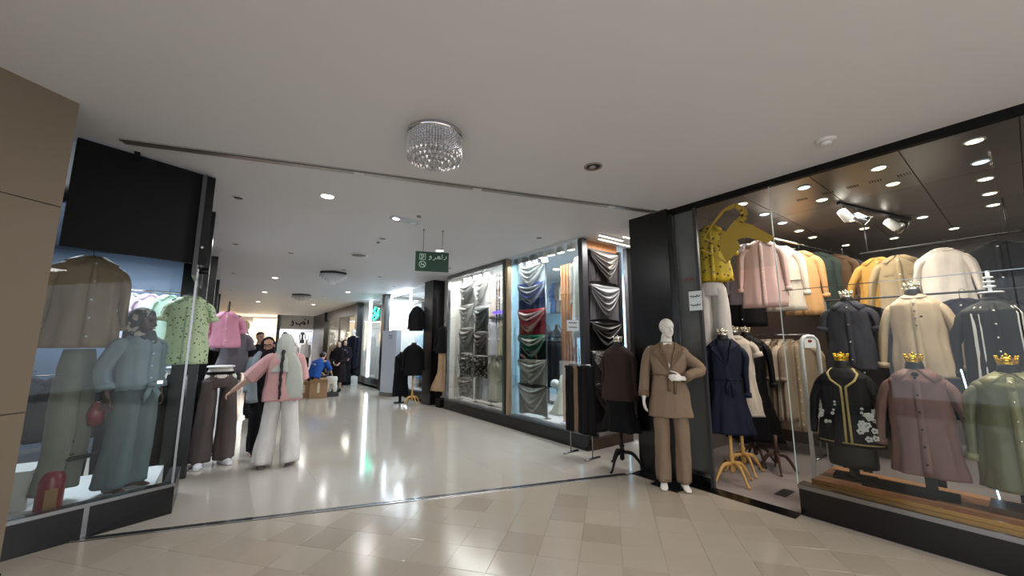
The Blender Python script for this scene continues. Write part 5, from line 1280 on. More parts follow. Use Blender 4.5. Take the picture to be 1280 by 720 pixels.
# man in a black t-shirt, behind a pale counter
tag(box('pale_counter', (-.12, .22, 8.0, 8.9, 0, .98), M['litwhite']), 'pale display counter standing by the black columns on the left', 'counter')
for i, y in enumerate((8.2, 8.6)):
    t = empty('handbag', (.05, y, .98), label='dark handbag on the pale counter, '+('nearer' if i == 0 else 'farther')+' of two', cat='bag')
    q = MB(); A_, B_ = smooth_path([(0, 0, 0), (0, 0, .1), (0, 0, .18)], [(.13, .06), (.12, .05), (.10, .03)], 3); q.sweep(A_, B_, n=18, sup=3); q.build('bag_body', M['blackm'], t, True)
    q = MB(); q.sweep([(.07*math.cos(a), 0, .17+.09*math.sin(a)) for a in [PI*j/8 for j in range(9)]], [.007]*9, n=6, side=(0, 1, 0)); q.build('handle', M['hair'], t, True)
r, J, o, fr = mq('person in a black t-shirt standing beyond the pale counter, hands low', (.62, 9.9, 0), face_cam(.6, 9.9)+.2, 1.76, m=M['skin'], vox=.012, cat='person', name='person', face=True, hands={'L': ((.3, -.5, -1), (-1, 0, 0), 1, .5), 'R': ((-.3, -.5, -1), (1, 0, 0), -1, .5)}, elL=(-.27, .05, 1.12), wrL=(-.18, -.15, .95), elR=(.27, .05, 1.12), wrR=(.16, -.17, .95), yaw=.35)
eyes(r, fr, M['blackm']); V = lambda k: Vector(J[k]); hd_ = Vector(J['head'])
top = cloth_on('t_shirt', cloth((20, 20, 24)), r, [(0, 0, .86), (0, 0, 1.05), (0, 0, 1.3), (0, .01, 1.42), (0, .012, 1.50)], [(.195, .14), (.19, .14), (.205, .13), (.15, .09), (.065, .06)])
for k_ in 'LR':
    q = MB(); A_, B_ = smooth_path([V('sh'+k_)*.95, V('sh'+k_), V('sh'+k_).lerp(V('el'+k_), .9)], [.07, .078, .075], 4); q.sweep(A_, B_, n=16); q.build('sleeve', cloth((20, 20, 24)), top, True)
trousers(r, cloth((40, 40, 46)), J, w=(.10, .085, .075))
q = MB(); q.ell(hd_+Vector((0, .03, .055)), (.080, .092, .075), 16, 10); q.build('hair', M['hair'], r, True)
q = MB()
for k_ in 'LR': a = V('an'+k_); sneaker(q, (a.x, a.y-.02, 0), 0)
q.build('shoes', M['blackm'], r, True)

# man in a blue t-shirt bending over a carton, back to us
r, J, o, fr = mq('person in a blue t-shirt with a pale back print bending over a cardboard carton', (2.30, 12.75, 0), PI-.9, 1.72, m=M['skin'], vox=.014, cat='person', name='person', face=True, hands={'L': ((.2, -.5, -1), (-1, 0, 0), 1, .6), 'R': ((-.2, -.5, -1), (1, 0, 0), -1, .6)},
    pelvis=(0, .16, .52), chest=(0, .0, .86), neck=(0, -.13, 1.02), head=(0, -.19, 1.14), shL=(-.18, -.07, .97), shR=(.18, -.07, .97), elL=(-.26, -.20, .72), elR=(.26, -.20, .72), wrL=(-.15, -.42, .58), wrR=(.15, -.42, .58),
    hipL=(-.10, .16, .48), hipR=(.10, .16, .48), knL=(-.18, -.26, .46), knR=(.18, -.26, .46), anL=(-.14, -.12, .08), anR=(.14, -.12, .08), toeL=(-.18, -.26, 0), toeR=(.18, -.26, 0), tilt=.5)
V = lambda k: Vector(J[k]); blu = cloth((36, 78, 150)); hd_ = V('head')
top = cloth_on('t_shirt', blu, r, [V('pelvis')-Vector((0, -.02, .02)), V('pelvis').lerp(V('chest'), .5)+Vector((0, .02, 0)), V('chest'), V('chest').lerp(V('neck'), .6), V('neck')], [(.205, .15), (.20, .15), (.215, .15), (.17, .12), (.07, .07)])
for k_ in 'LR':
    q = MB(); A_, B_ = smooth_path([V('sh'+k_)*1, V('sh'+k_).lerp(V('el'+k_), .1), V('el'+k_)], [.075, .085, .08], 4); q.sweep(A_, B_, n=16); q.build('sleeve', blu, top, True)
q = MB(); c = V('chest')+Vector((.0, .175, -.02)); 
for a0, rr in ((0, .075), (1.2, .045)):
    q.sweep([c+Vector((rr*math.cos(a0+a), .0-.02*abs(math.cos(a)), rr*1.1*math.sin(a0+a))) for a in [4.6*j/12 for j in range(13)]], [.006]*13, n=6)
q.build('back_print', mat('print_white', (190, 200, 214), .6), top, True)
trousers(r, cloth((36, 36, 42)), J, w=(.10, .09, .07), waist=J['pelvis'][2]+.05)
q = MB(); q.ell(hd_+Vector((0, .03, .03)), (.084, .095, .092), 16, 10); q.build('hair', M['hair'], r, True)
q = MB()
for k_ in 'LR': a = V('an'+k_); sneaker(q, (a.x, a.y-.02, 0), 0)
q.build('shoes', M['blackm'], r, True)
tag(box('stool', (2.22, 2.55, 12.55, 12.9, 0, .36), M['dgrey'], None, .01), 'low dark stool under the person in the blue t-shirt', 'stool')
for i, (x, y, sx, sy, h) in enumerate(((2.28, 12.28, .44, .34, .42), (1.98, 12.75, .30, .3, .34))):
    t = empty('carton', (x, y, 0), -.25, label=('larger cardboard carton in front of' if i == 0 else 'smaller cardboard carton left of')+' the person in the blue t-shirt', cat='box')
    k = MB(); k.box(-sx/2, sx/2, -sy/2, sy/2, 0, h); k.build('box_body', M['card'], t)
    k = MB(); k.slab([(-sx/2, -sy/2, h), (sx/2, -sy/2, h), (sx/2, -sy/2-.09, h+.10), (-sx/2, -sy/2-.09, h+.10)], (0, .004, .004)); k.build('flap', M['card'], t)
    k = MB(); k.slab([(-sx/2, sy/2, h), (sx/2, sy/2, h), (sx/2, sy/2+.08, h+.10), (-sx/2, sy/2+.08, h+.10)], (0, .004, .004)); k.build('flap', M['card'], t)
    k = MB(); k.box(-.03, .03, -sy/2-.002, -sy/2, h*.35, h); k.build('tape', mat('tape', (222, 210, 184), .4), t)
t = empty('mannequin_hips', (2.62, 12.35, .36), -.3, label='white mannequin hip piece with short thighs beside the cartons', cat='mannequin part')
q = MB(); q.sweep([(0, 0, .20), (0, 0, .10), (0, 0, 0)], [(.15, .09), (.16, .10), (.11, .08)], n=18)
for sg in (-1, 1): q.sweep([(sg*.07, 0, .06), (sg*.10, -.03, -.10), (sg*.10, -.04, -.24)], [.075, .06, .045], n=14)
remesh(q.build('hip_shell', M['mannequin'], t), .012)
tag(box('low_stand', (2.45, 2.8, 12.2, 12.5, 0, .11), M['dgrey']), 'low dark stand under the white mannequin hip piece', 'stand')
# standing person in black behind
r, J, o, fr = mq('person in black with a dark headscarf standing behind the one in blue', (3.0, 13.4, 0), face_cam(3, 13.4)-.2, 1.58, m=M['skin2'], vox=.014, cat='person', name='person', face=True, hands={'L': ((.3, -.7, -.6), (-1, 0, 0), 1, .5), 'R': ((-.3, -.7, -.6), (1, 0, 0), -1, .5)}, elL=(-.24, .02, 1.12), wrL=(-.10, -.25, 1.0), elR=(.24, .02, 1.12), wrR=(.10, -.25, .98), yaw=.2, tilt=.2)
eyes(r, fr, M['blackm']); hd_ = Vector(J['head']); V = lambda k: Vector(J[k])
top = cloth_on('long_coat', cloth((24, 18, 20)), r, [(0, 0, .30), (0, 0, .7), (0, 0, 1.05), (0, .0, 1.24), (0, .01, 1.34), (0, .01, 1.40)], [(.27, .19), (.24, .17), (.19, .14), (.19, .13), (.15, .1), (.08, .07)], fold=(6, .08, 1, True))
for k_ in 'LR':
    q = MB(); A_, B_ = smooth_path([V('sh'+k_)*.95, V('sh'+k_), V('el'+k_), V('wr'+k_)], [.065, .072, .066, .05], 4); q.sweep(A_, B_, n=16); q.build('sleeve', cloth((24, 18, 20)), top, True)
cloth_on('headscarf', cloth((20, 16, 20)), r, [hd_+Vector((0, .04, -.24)), hd_+Vector((0, .05, -.10)), hd_+Vector((0, .035, .04)), hd_+Vector((0, .025, .10)), hd_+Vector((0, .02, .128))], [(.15, .10), (.094, .08), (.092, .098), (.06, .075), (.012, .012)], cap=True)
q = MB()
for k_ in 'LR': a = V('an'+k_); sneaker(q, (a.x, a.y-.02, 0), 0)
q.build('shoes', M['blackm'], r, True)
# person in black with a violet bag at the far shop
r, J, o, fr = mq('person in a long black robe holding a violet bag by the green-signed shop', (3.62, 15.3, 0), face_cam(3.9, 15.6)+.3, 1.64, m=M['skin2'], vox=.016, cat='person', name='person', face=True, hands={'L': ((.3, -.7, -.4), (-1, 0, 0), 1, .5), 'R': ((-.3, -.7, -.4), (1, 0, 0), -1, .5)}, elL=(-.24, .02, 1.12), wrL=(-.08, -.25, 1.02), elR=(.24, .02, 1.12), wrR=(.10, -.25, 1.0))
eyes(r, fr, M['blackm']); hd_ = Vector(J['head']); V = lambda k: Vector(J[k])
top = cloth_on('robe', cloth((14, 14, 18)), r, [(0, 0, .03), (0, 0, .5), (0, 0, 1.0), (0, .0, 1.25), (0, .01, 1.36), (0, .01, 1.44)], [(.28, .22), (.26, .2), (.23, .17), (.21, .14), (.16, .1), (.09, .08)], fold=(7, .08, 1, True))
for k_ in 'LR':
    q = MB(); A_, B_ = smooth_path([V('sh'+k_)*.95, V('sh'+k_), V('el'+k_), V('wr'+k_)], [.065, .075, .075, .055], 4); q.sweep(A_, B_, n=16); q.build('sleeve', cloth((14, 14, 18)), top, True)
cloth_on('headscarf', cloth((14, 13, 16)), r, [hd_+Vector((0, .04, -.26)), hd_+Vector((0, .05, -.10)), hd_+Vector((0, .035, .04)), hd_+Vector((0, .025, .10)), hd_+Vector((0, .02, .128))], [(.16, .11), (.094, .08), (.092, .098), (.06, .075), (.012, .012)], cap=True)
t = empty('violet_bag', (3.54, 15.0, .92), face_cam(3.9, 15.6), label='violet bag held by the person in the long black robe', cat='bag')
q = MB(); q.box(-.13, .13, -.05, .05, 0, .32); o = q.build('bag_body', cloth((96, 80, 160)), t); q = MB(); q.sweep([(.06*math.cos(a), 0, .31+.10*math.sin(a)) for a in [PI*j/8 for j in range(9)]], [.006]*9, n=6, side=(0, 1, 0)); q.build('handle', cloth((96, 80, 160)), t, True)
# dressed shop mannequins along the right
def dressed(label, loc, rz, H, top_c, leg_c, L=.7, vox=.016, hd=True, mm=None, skirt=False, slv=True, yaw=0, hatc=None, group=None):
    r, J, o, fr = mq(label, loc, rz, H, m=mm or M['mannequin'], vox=vox, hd=hd, yaw=yaw, group=group); s = H/1.7
    P = shirt_prof(.205, L, .125, 1.39*s, flare=.04 if not skirt else .12, neck=.07)
    garment('coat' if L > .9 else 'shirt', cloth(top_c), P, r, sleeves=[([Vector(J['sh'+k]), Vector(J['sh'+k])*.4+Vector(J['el'+k])*.6, J['el'+k], J['wr'+k]], [.064, .060, .056, .046]) for k in 'LR'] if slv else None, seed=int(loc[0]*7), buttons=0, n=28, res=2, cuff=False)
    if leg_c: trousers(r, cloth(leg_c), J, w=(.10, .09, .09))
    if hatc:
        q = MB(); q.ell(Vector(J['head'])+Vector((0, .02, .06)), (.088, .10, .08), 14, 8); q.build('cap', cloth(hatc), r, True)
    return r
tag(box('mannequin_plinth', (4.0, 4.5, 16.0, 16.28, 0, .2) if False else (3.78, 4.16, 15.35, 15.75, 0, .28), M['litwhite']), 'white plinth under the navy coat mannequin by the far column', 'plinth')
dressed('white-headed mannequin in a long navy coat on a white plinth beside the far column', (3.97, 15.55, .28), FR*.6, 1.80, (22, 24, 38), (18, 18, 26), L=1.2)
dressed('mannequin in a sand jacket and grey trousers beyond the navy coated one', (3.6, 17.0, 0), FR*.6, 1.74, (150, 130, 110), (150, 144, 140), L=.7)
for i in range(4): dressed(('first', 'second', 'third', 'fourth')[i]+' mannequin in the far warm-lit window, counting from the far column', (4.62 if i < 9 else 4.6, 16.9+1.1*i, .36), FR, 1.7, ((196, 186, 170), (150, 120, 90), (206, 200, 190), (110, 96, 84))[i], ((90, 80, 76), (196, 186, 170), (80, 76, 74), (150, 140, 126))[i], vox=.022)
# black clothes on a wooden tripod form in front of the glowing shop
r = empty('dress_form', (3.90, 9.45, 0), face_cam(3.9, 9.9), label='dress form on pale carved tripod holding black clothes by the glowing shop', cat='dress form')
form_body(r, 1.42, .18, .62); tripod(r, .85, M['woodpale'], r=.25); P = shirt_prof(.20, .72, .12, 1.44, flare=.02); garment('jacket', cloth((16, 16, 18)), P, r, sleeves=arm_down(.20, 1.44, .6, out=.05), seed=3, n=28)
r = empty('dress_form', (3.78, 9.95, 0), face_cam(3.7, 10.3), label='low stand draped with a long black garment left of the pale tripod form', cat='dress form')
form_body(r, 1.18, .16, .5); plate_stand(r, .72); P = shirt_prof(.17, 1.02, .11, 1.20, flare=.03); garment('dress', cloth((14, 14, 20)), P, r, seed=5, n=28)
def outfit(label, loc, rz, top_c, bot_c, zt=1.9):
    r = empty('outfit', loc, rz, label, 'outfit')
    P = shirt_prof(.17, .6, .09, zt, flare=.03); o = garment('top', cloth(top_c), P, r, sleeves=arm_down(.17, zt, .55, out=.06), seed=4, n=28, hang=False); hook(r, zt+.03)
    if bot_c: P = shirt_prof(.12, .95, .09, zt-.56, flare=.14, neck=.09); garment('skirt', cloth(bot_c), P, r, seed=6, fold=(8, .14), n=28)
    return r
outfit('black fringed top over a camel skirt hung on the end post of the scarf window', (4.36, 8.72, 0), FR*.6, (22, 20, 22), (176, 148, 120), 1.88)
tag(box('black_foot_stand', (4.24, 4.48, 8.60, 8.84, 0, .2), M['blackm']), 'black box stand under the camel skirt outfit', 'stand')
k = MB(); k.sweep([(4.36, 8.72, 2.02), (4.36, 8.72, 2.06), (4.36, 8.54, 2.06)], [.008]*3, n=8, side=(0, 0, 1)); tag(k.build('wall_hook', M['steel'], None, True), 'steel arm on the window end post carrying the camel skirt outfit', 'hook')
outfit('black coat hung high on the black column by the recess', (4.12, 9.86, 0), FR*.6, (18, 18, 20), None, 2.45)
k = MB(); k.sweep([(4.05, 10.4, 2.5), (4.12, 9.86, 2.6), (4.24, 9.60, 2.6)], [.01]*3, n=8, side=(0, 0, 1)); tag(k.build('coat_hook', M['chrome'], None, True), 'chrome arm fixed to the black column by the recess', 'hook')
# tall white advertising box
t = empty('anti_theft_box', (4.02, 11.45, 0), FR*.75, label='tall white box panel standing before the glowing white shop front', cat='display box')
k = MB(); k.box(-.30, .30, -.09, .09, .10, 1.90); k.build('cabinet', mat('pale_box', (196, 204, 218), .3), t); k = MB(); k.box(-.32, .32, -.11, .11, 0, .10); k.build('base', M['steel'], t)
letter([[(-.5, .3), (-.2, .6), (0, .2), (.3, .55), (.5, .1)], [(-.4, -.1), (0, .1), (.4, -.2)]], .05, 1.68, .16, .022, mat('blue_ink', (70, 80, 140), .5), t, 'logo', -.093)
# shelves and goods inside the glowing shop
t = empty('display_shelf', (5.6, 11.7, .06), FR, label='white lit shelving inside the glowing shop front', cat='shelves')
for i, z in enumerate((.4, 1.3, 2.1)): box('shelf', (-.85, .85, -.2, .2, z, z+.04), M['white'], t)
for x in (-.85, 0, .85): box('upright', (x-.02, x+.02, -.2, .2, 0, 2.9), M['steel'], t)
for i in range(10):
    c = ((206, 120, 50), (200, 60, 40), (60, 64, 70), (206, 170, 90), (90, 70, 60), (206, 206, 210), (170, 60, 40), (60, 70, 90), (220, 190, 120), (110, 100, 96))[i]
    cn = ('orange', 'red', 'black', 'mustard', 'brown', 'white', 'brick', 'navy', 'sand', 'grey')[i]
    tag(box('bag_on_shelf', (5.38, 5.58, 10.95+.155*i, 11.06+.155*i, 2.20, 2.46), cloth(c)), '%s boxy bag on the top shelf inside the glowing shop' % cn, 'bag')
for i in range(8): hung('shirt', 'light shirt in the even row on the middle rail of the glowing shop', 'shirt', (5.35, 11.0+.19*i, 1.95), FR+.9, (206-8*(i % 3), 212, 222), w=.16, L=.6, d=.04, buttons=0, n=20, seed=i, group='light shirts inside the glowing shop')
for i in range(6): hung('jeans', 'blue garment on the lower rail of the glowing shop', 'trousers', (5.35, 11.05+.24*i, 1.15), FR+.9, ((86, 104, 140), (60, 76, 110), (120, 140, 170))[i % 3], w=.15, L=.8, d=.05, collar=None, sl=None, buttons=0, n=20, seed=i, group='blue garments low in the glowing shop')
t = empty('garment_rail', (5.35, 11.7, 0), FR, label='two-level steel garment rail inside the glowing shop', cat='rail')
k = MB(); k.sweep([(-.85, 0, 2.03), (.85, 0, 2.03)], [.012]*2, side=(0, 0, 1), n=8); k.sweep([(-.85, 0, 1.23), (.85, 0, 1.23)], [.012]*2, side=(0, 0, 1), n=8)
for x in (-.85, .85): k.sweep([(x, 0, .06), (x, 0, 2.03)], [.012]*2, n=8)
k.build('rails', M['steel'], t, True)
ng = empty('neon_sign', (4.25, 13.95, 2.50), -PI/2, label='green-lit Persian script sign on the grey shop front', cat='sign')
q = MB()
for L in ([(-.42, -.10), (-.30, .02), (-.12, .0), (.0, .12), (.10, .0), (.26, .06), (.40, .22)], [(-.30, .16), (-.12, .22), (.04, .30)], [(.16, -.10), (.28, -.02), (.40, .02)], [(-.10, -.16), (0, -.12)]):
    q.sweep([(a, 0, b) for a, b in L], [.020]*len(L), side=(0, 1, 0), n=8)
q.build('script', M['neon'], ng, True); k = MB(); k.box(-.45, .45, .03, .05, -.2, .32); k.build('backing', M['glassdark'], ng)
for i in range(3): dressed(('first', 'second', 'third')[i]+' bust mannequin inside the grey shop with the green script', (5.0, 13.5+.8*i, .06), FR, 1.66, ((80, 60, 56), (150, 100, 80), (60, 60, 66))[i], (50, 50, 56), vox=.022)
# end shop: white clothed mannequins, sign
es = empty('wall_sign', (3.55, 25.98, 2.66), 0, label='dark Persian lettering on the pale wall over the end shop', cat='sign')
for nm, L, ox in (('alef', [(0, .7), (0, 0)], .42), ('he', [(.30, 0), (-.1, 0), (-.3, .25), (0, .4), (.15, .1)], .20), ('ye', [(.3, .2), (.1, -.05), (-.4, 0), (-.5, .25)], -.05), ('dot', [(-.1, -.3), (.1, -.3)], -.0), ('dot', [(-.1, .75), (.1, .75)], .25), ('vav', [(.1, .3), (-.1, .5), (-.15, .2), (.1, .15), (0, -.2), (-.3, -.3)], -.38)):
    letter([L], -ox if False else ox, 0, .36, .07, M['blackm'], es, 'letter', -.02)
for i in range(9):
    c = ((226, 226, 232), (30, 30, 34), (222, 222, 226), (200, 206, 220))[i % 4]
    hung('shirt', 'shirt on the bright upper rail of the end shop, %s from its left post' % ('first', 'second', 'third', 'fourth', 'fifth', 'sixth', 'seventh', 'eighth', 'ninth')[i], 'shirt', (2.75+.24*i, 27.6, 2.15), 0, c, w=.15, L=.62, d=.05, buttons=0, n=20, seed=i)
t = empty('garment_rail', (3.7, 27.6, 0), label='long rail of shirts across the end shop', cat='rail'); k = MB(); k.sweep([(-1.1, 0, 2.24), (1.2, 0, 2.24)], [.015]*2, side=(0, 0, 1), n=8)
for x in (-1.1, 1.2): k.sweep([(x, 0, 0), (x, 0, 2.24)], [.02]*2, n=8)
k.build('rail', M['steel'], t, True)
for i, (x, y, c, l, nm) in enumerate(((3.15, 25.2, (236, 234, 238), (30, 30, 34), 'white shirt and black skirt with a white cap'), (3.1, 24.0, (236, 232, 234), None, 'white cardigan'), (3.75, 24.6, (228, 226, 226), (40, 40, 44), 'pale shirt'), (2.75, 25.0, (70, 90, 70), (40, 50, 40), 'dark green shirt'))):
    dressed('mannequin in a %s outside the end shop' % nm, (x, y, 0), .1, 1.75 if i != 1 else 1.6, c, l or (120, 120, 124), vox=.025, hatc=(230, 230, 232) if i == 0 else None)
# left far end: dark mannequins, round sign
for i, (x, y, nm) in enumerate(((.10, 10.6, 'dark brown-headed mannequin in a dark robe beyond the pink t-shirt, nearer of two'), (-.12, 11.6, 'dark brown-headed mannequin in a dark robe beyond the pink t-shirt, farther of two'))):
    tag(box('mannequin_plinth', (x-.2, x+.2, y-.2, y+.2, 0, .35), M['blackm']), 'black plinth under the %s dark robed mannequin on the left' % ('nearer' if i == 0 else 'farther'), 'plinth')
    dressed(nm, (x, y, .35), face_cam(x, y), 1.80, (50, 42, 40), (40, 36, 38), L=1.1, mm=M['brownmq'], vox=.014)
t = empty('round_sign', (.72, 25.7, 2.45), label='round white shop sign on a post at the corridor end', cat='sign'); k = MB()
k.lathe([(.36, -.03), (.36, .03)], n=28); o = k.build('disc', mat('disc', (230, 214, 190), .5), t, False); o.rotation_euler = (PI/2, 0, 0)
letter([[(-1, 0), (-.5, .4), (-.2, 0), (.3, .4), (.6, 0), (1, .2)]], 0, 0, .2, .05, M['ink'], t, 'lettering', -.04); k = MB(); k.sweep([(0, .05, -2.45), (0, .05, 0)], [.03]*2, n=8); k.build('post', M['dgrey'], t)
for i in range(3): dressed(('first', 'second', 'third')[i]+' small mannequin in the warm shop at the left end of the corridor', (.75+.55*i-.6, 25.0, 0), 0, 1.7, ((180, 170, 160), (206, 200, 190), (120, 60, 60))[i], (60, 56, 60), vox=.03)

# ------------------------------------------------------------------ left: leg forms, shirts, mannequins in the window
def leg_form(label, loc, rz, col, flare=(.10, .095, .10), belt=None, H=1.22):
    r = empty('leg_form', loc, rz, label, 'mannequin'); s = 1.16; q = MB()
    J = {k: tuple(c*s for c in v) for k, v in dict(pelvis=(0, 0, .90), hipL=(-.09, 0, .86), hipR=(.09, 0, .86), knL=(-.10, -.01, .47), knR=(.10, -.01, .47), anL=(-.105, .03, .08), anR=(.105, .03, .08)).items()}
    q.sweep([(0, 0, .84*s), (0, 0, .94*s), (0, 0, 1.04*s)], [(.16, .11), (.165, .11), (.125, .09)], n=22)
    for k in 'LR': q.sweep([J['hip'+k], J['kn'+k], J['an'+k]], [.08, .055, .038], n=14)
    remesh(q.build('body', M['mannequin'], r), .012, 3)
    q = MB(); q.lathe([(.13, 1.04*s), (.15, 1.045*s), (.15, 1.06*s), (.13, 1.065*s)], n=24); q.build('waist_disc', M['white'], r, True)
    trousers(r, cloth(col), J, w=flare, waist=1.0*s, belt=belt)
    q = MB()
    for k in 'LR': a = Vector(J['an'+k]); sneaker(q, (a.x, a.y-.02, 0), -.25 if k == 'L' else .25)
    q.build('shoes', mat('white_shoe', (222, 222, 226), .45), r, True)
    return r
leg_form('white leg form in black wide trousers and white shoes by the window edge', (-.40, 6.42, 0), face_cam(-.4, 6.4)-.2, (14, 14, 16))
leg_form('white leg form in brown-grey wide trousers with black belt and white shoes', (.0, 6.36, 0), face_cam(0, 6.3)+.15, (92, 82, 80), (.098, .10, .112), belt=M['blackm'])
gp_ = print_mat('leaf_print', (184, 204, 164), (70, 84, 66), 26, .22, .7)
o = hung('shirt', 'pale green leaf-printed short-sleeved shirt hung at the window corner', 'shirt', (-.36, 5.95, 2.02), face_cam(-.36, 5.9)-.1, None, m=gp_, w=.185, L=.74, d=.10, sl='short', seed=4, n=48, res=3, neck=.07)
k = MB(); k.sweep([(-.36, 5.96, 2.13), (-.36, 5.96, 2.30), (-.36, 5.9, 2.34)], [.006]*3, n=6); tag(k.build('ceiling_hook', M['steel'], None, True), 'steel hook arm holding the leaf-printed shirt', 'hook')
hung('t_shirt', 'pink short-sleeved shirt with folded collar hung beyond the leaf-printed shirt', 'shirt', (.0, 6.75, 1.90), face_cam(0, 6.7)+.1, (226, 160, 184), w=.17, L=.44, d=.09, sl='short', seed=6, buttons=3)
hung('t_shirt', 'dove grey top hung under and behind the pink shirt', 'shirt', (.12, 6.95, 1.66), face_cam(.1, 6.9), (124, 122, 130), w=.17, L=.56, d=.09, sl='short', seed=7, collar='round', buttons=0)
t = empty('hanging_stand', (.02, 7.02, 0), label='dark pole stand carrying the pink shirt and grey top', cat='stand')
k = MB(); k.sweep([(0, 0, .02), (0, 0, 2.08), (0, -.27, 2.10)], [.012]*3, n=8); k.lathe([(.18, 0), (.18, .02), (.02, .03)], n=20); k.build('pole', M['dgrey'], t, True)
# outfit hung close behind the left glass
tanm = mat('tan_satin', (150, 122, 84), .5, bump=.4, bscale=8, var=.2, vscale=3)
hung('shirt', 'large tan collared shirt hung close behind the left window glass', 'shirt', (-1.02, 5.02, 2.24), face_cam(-1, 5)+.25, None, m=tanm, w=.21, L=.76, d=.10, seed=8, n=48, res=3, slL=.6, out=.05, neck=.07)
t = empty('trousers', (-1.02, 5.06, .03), face_cam(-1, 5)+1.0, label='pale sage wide trousers hung below the large tan shirt', cat='trousers')
J = joints(1.62); J = {k: (v[0]*1.0, v[1], v[2]+.22) for k, v in J.items()}; J['pelvis'] = (0, 0, 1.28); J['hipL'] = (-.08, 0, 1.15); J['hipR'] = (.08, 0, 1.15)
trousers(t, cloth((128, 130, 118)), J, w=(.09, .088, .086), waist=1.44, ps=.8)
# denim mannequin with printed headscarf
r, J, o, fr = mq('brown mannequin in a pale denim shirt, grey-blue trousers and flowered headscarf', (-.64, 5.16, .20), face_cam(-.64, 5.16)+.75, 1.64, m=M['brownmq'], vox=.008, face=True, hands={'L': ((.0, -.2, -1), (-1, 0, 0), 1, .5), 'R': ((0, -.2, -1), (1, 0, 0), -1, .5)}, yaw=.2, tilt=.05,
    elL=(-.27, .06, 1.12), wrL=(-.27, -.02, .88))
eyes(r, fr, M['blackm']); dn_ = cloth((132, 148, 156), rough=.8); hd_ = Vector(J['head']); V = lambda k: Vector(J[k]); s = 1.64/1.7
P = shirt_prof(.205, .46, .125, 1.40*s, flare=.0, neck=.07, waist=.01)
so = garment('shirt', dn_, P, r, collar='shirt', buttons=4, placket=True, seed=4, n=48, sleeves=[([V('sh'+k)*.95, V('sh'+k)+Vector((.03 if k == 'R' else -.03, 0, -.05)), V('el'+k), V('wr'+k).lerp(V('el'+k), .25)], [.066, .072, .066, .058]) for k in 'LR'])
q = MB(); f = surf(P, .93, -PI/2, .02); q.ell(f, (.04, .03, .03)); q.sweep([f, f+Vector((.06, -.02, -.09)), f+Vector((.05, -.01, -.16))], [(.02, .006), (.03, .006), (.012, .004)], n=8); q.sweep([f, f+Vector((-.05, -.02, -.08)), f+Vector((-.06, -.01, -.15))], [(.02, .006), (.03, .006), (.012, .004)], n=8); q.build('front_knot', dn_, so, True)
trousers(r, cloth((104, 118, 120)), J, w=(.115, .11, .115))
fs_ = print_mat('flowered_scarf', (18, 18, 22), (190, 176, 170), 16, .40, .6, 'noise')
cloth_on('headscarf', fs_, r, [hd_+Vector((0, .09, -.20)), hd_+Vector((0, .07, -.10)), hd_+Vector((0, .045, -.02)), hd_+Vector((0, .035, .05)), hd_+Vector((0, .025, .115)), hd_+Vector((0, .02, .14))], [(.10, .05), (.112, .068), (.112, .080), (.106, .098), (.075, .085), (.012, .012)], fold=(6, .05, 1, True), cap=True)
cloth_on('neck_scarf', fs_, r, [(0, .0, 1.36*s), (0, .005, 1.44*s), (0, .01, 1.49*s)], [(.135, .115), (.105, .095), (.09, .085)], fold=(6, .08, 2, True), cap=True)
t = empty('red_pouch', (-.86, 5.06, .90), .3, label='dark red pouch hanging at the hand of the denim mannequin', cat='bag')
q = MB(); q.sweep([(0, 0, -.10), (0, 0, 0), (0, 0, .10)], [(.045, .03), (.06, .035), (.03, .02)], n=14, sup=3); q.build('pouch_body', M['red'], t, True); q = MB(); q.sweep([(-.02, 0, .09), (0, 0, .22), (.02, 0, .09)], [.004]*3, n=6); q.build('handle', M['blackm'], t)
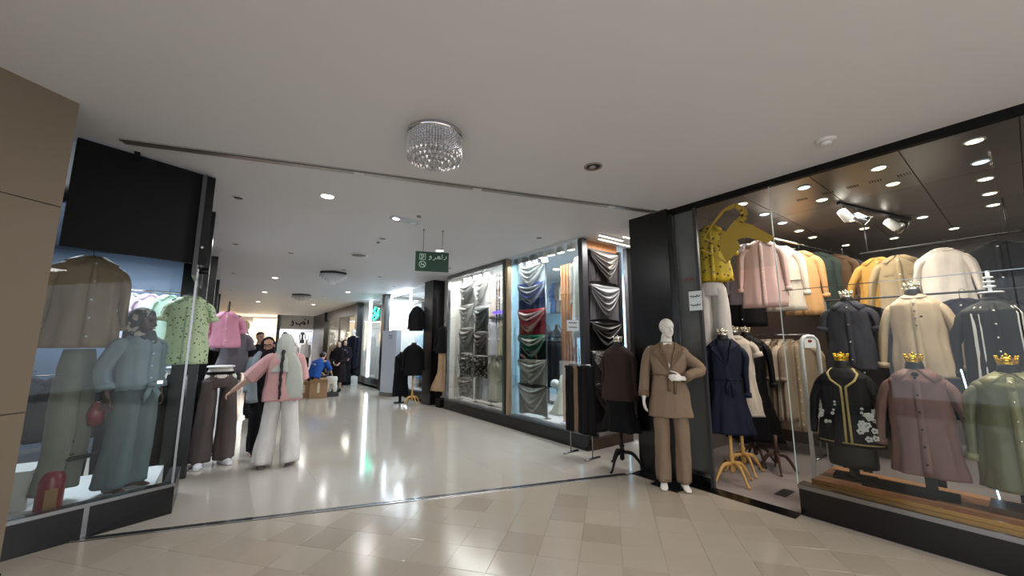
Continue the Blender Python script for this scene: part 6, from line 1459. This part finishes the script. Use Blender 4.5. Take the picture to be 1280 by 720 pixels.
# extinguisher and boxes low in the window
t = empty('fire_extinguisher', (-1.04, 4.95, 0), .3, label='dark red fire extinguisher with black nozzle low in the left window', cat='fire extinguisher')
q = MB(); q.lathe([(.075, .02), (.08, .04), (.08, .42), (.06, .47), (.025, .50), (.025, .53)], n=22); q.build('cylinder', M['red'], t, True)
q = MB(); q.sweep([(0, 0, .53), (0, 0, .60)], [.02]*2, n=10); q.box(-.02, .10, -.01, .01, .58, .60); q.sweep([(0, 0, .6), (.09, 0, .70)], [.010]*2, n=8); q.build('valve_handle', M['dgrey'], t)
q = MB(); q.sweep([(.02, -.02, .55), (.10, -.04, .56), (.17, -.05, .565), (.24, -.05, .575)], [.012, .016, .02, .022], n=10); q.build('nozzle', M['blackm'], t, True)
q = MB(); q.box(-.035, .035, -.083, -.080, .15, .35); q.build('label_patch', mat('label_ochre', (150, 110, 60), .6), t)
for i, (x, y, h) in enumerate(((-1.38, 5.05, .30), (-.52, 5.12, .05))):
    if i == 0: tag(box('white_box', (x-.22, x+.2, y+.0, y+.35, .18, .18+h), M['white']), 'white box on the platform behind the extinguisher', 'box')
# back row of pastel tops on a rail, dark clothes lower
t = empty('garment_rail', (-1.1, 7.9, 0), label='long rail of pastel tops at the back of the left shop', cat='rail')
k = MB(); k.sweep([(-1.6, 0, 2.30), (.6, 0, 2.30)], [.014]*2, side=(0, 0, 1), n=8); k.sweep([(-1.6, 0, 1.10), (.6, 0, 1.10)], [.014]*2, side=(0, 0, 1), n=8)
for x in (-1.6, .6): k.sweep([(x, 0, 0), (x, 0, 2.30)], [.016]*2, n=8)
k.build('rail', M['chrome'], t, True)
pc = ((214, 176, 214), (206, 150, 206), (170, 206, 222), (150, 196, 216), (190, 200, 220), (206, 170, 210), (196, 206, 222), (222, 190, 214), (186, 214, 200), (206, 206, 180))
nm_ = ('lilac', 'orchid', 'sky blue', 'aqua', 'grey-blue', 'violet', 'ice blue', 'rose', 'mint', 'pale lime')
for i in range(10): hung('t_shirt', '%s top on the upper back rail of the left shop' % nm_[i], 'shirt', (-2.5+.22*i, 7.9, 2.20), .55, pc[i], w=.20, L=.70, d=.05, sl='short', buttons=0, seed=i+200, n=24)
for i in range(9): hung('shirt', 'dark garment on the lower back rail of the left shop', 'shirt', (-2.5+.25*i, 7.9, 1.0), .55, ((20, 20, 26), (44, 30, 40), (30, 34, 44))[i % 3], w=.2, L=.75, d=.05, buttons=0, seed=i+220, n=20, group='dark garments on the lower back rail')
for i in range(3):
    q = leg_form(('first', 'second', 'third')[i]+' white leg form in dark trousers at the back of the left shop', (-2.6+.75*i, 6.4, .0), 0, ((30, 34, 44), (60, 70, 84), (26, 26, 30))[i])
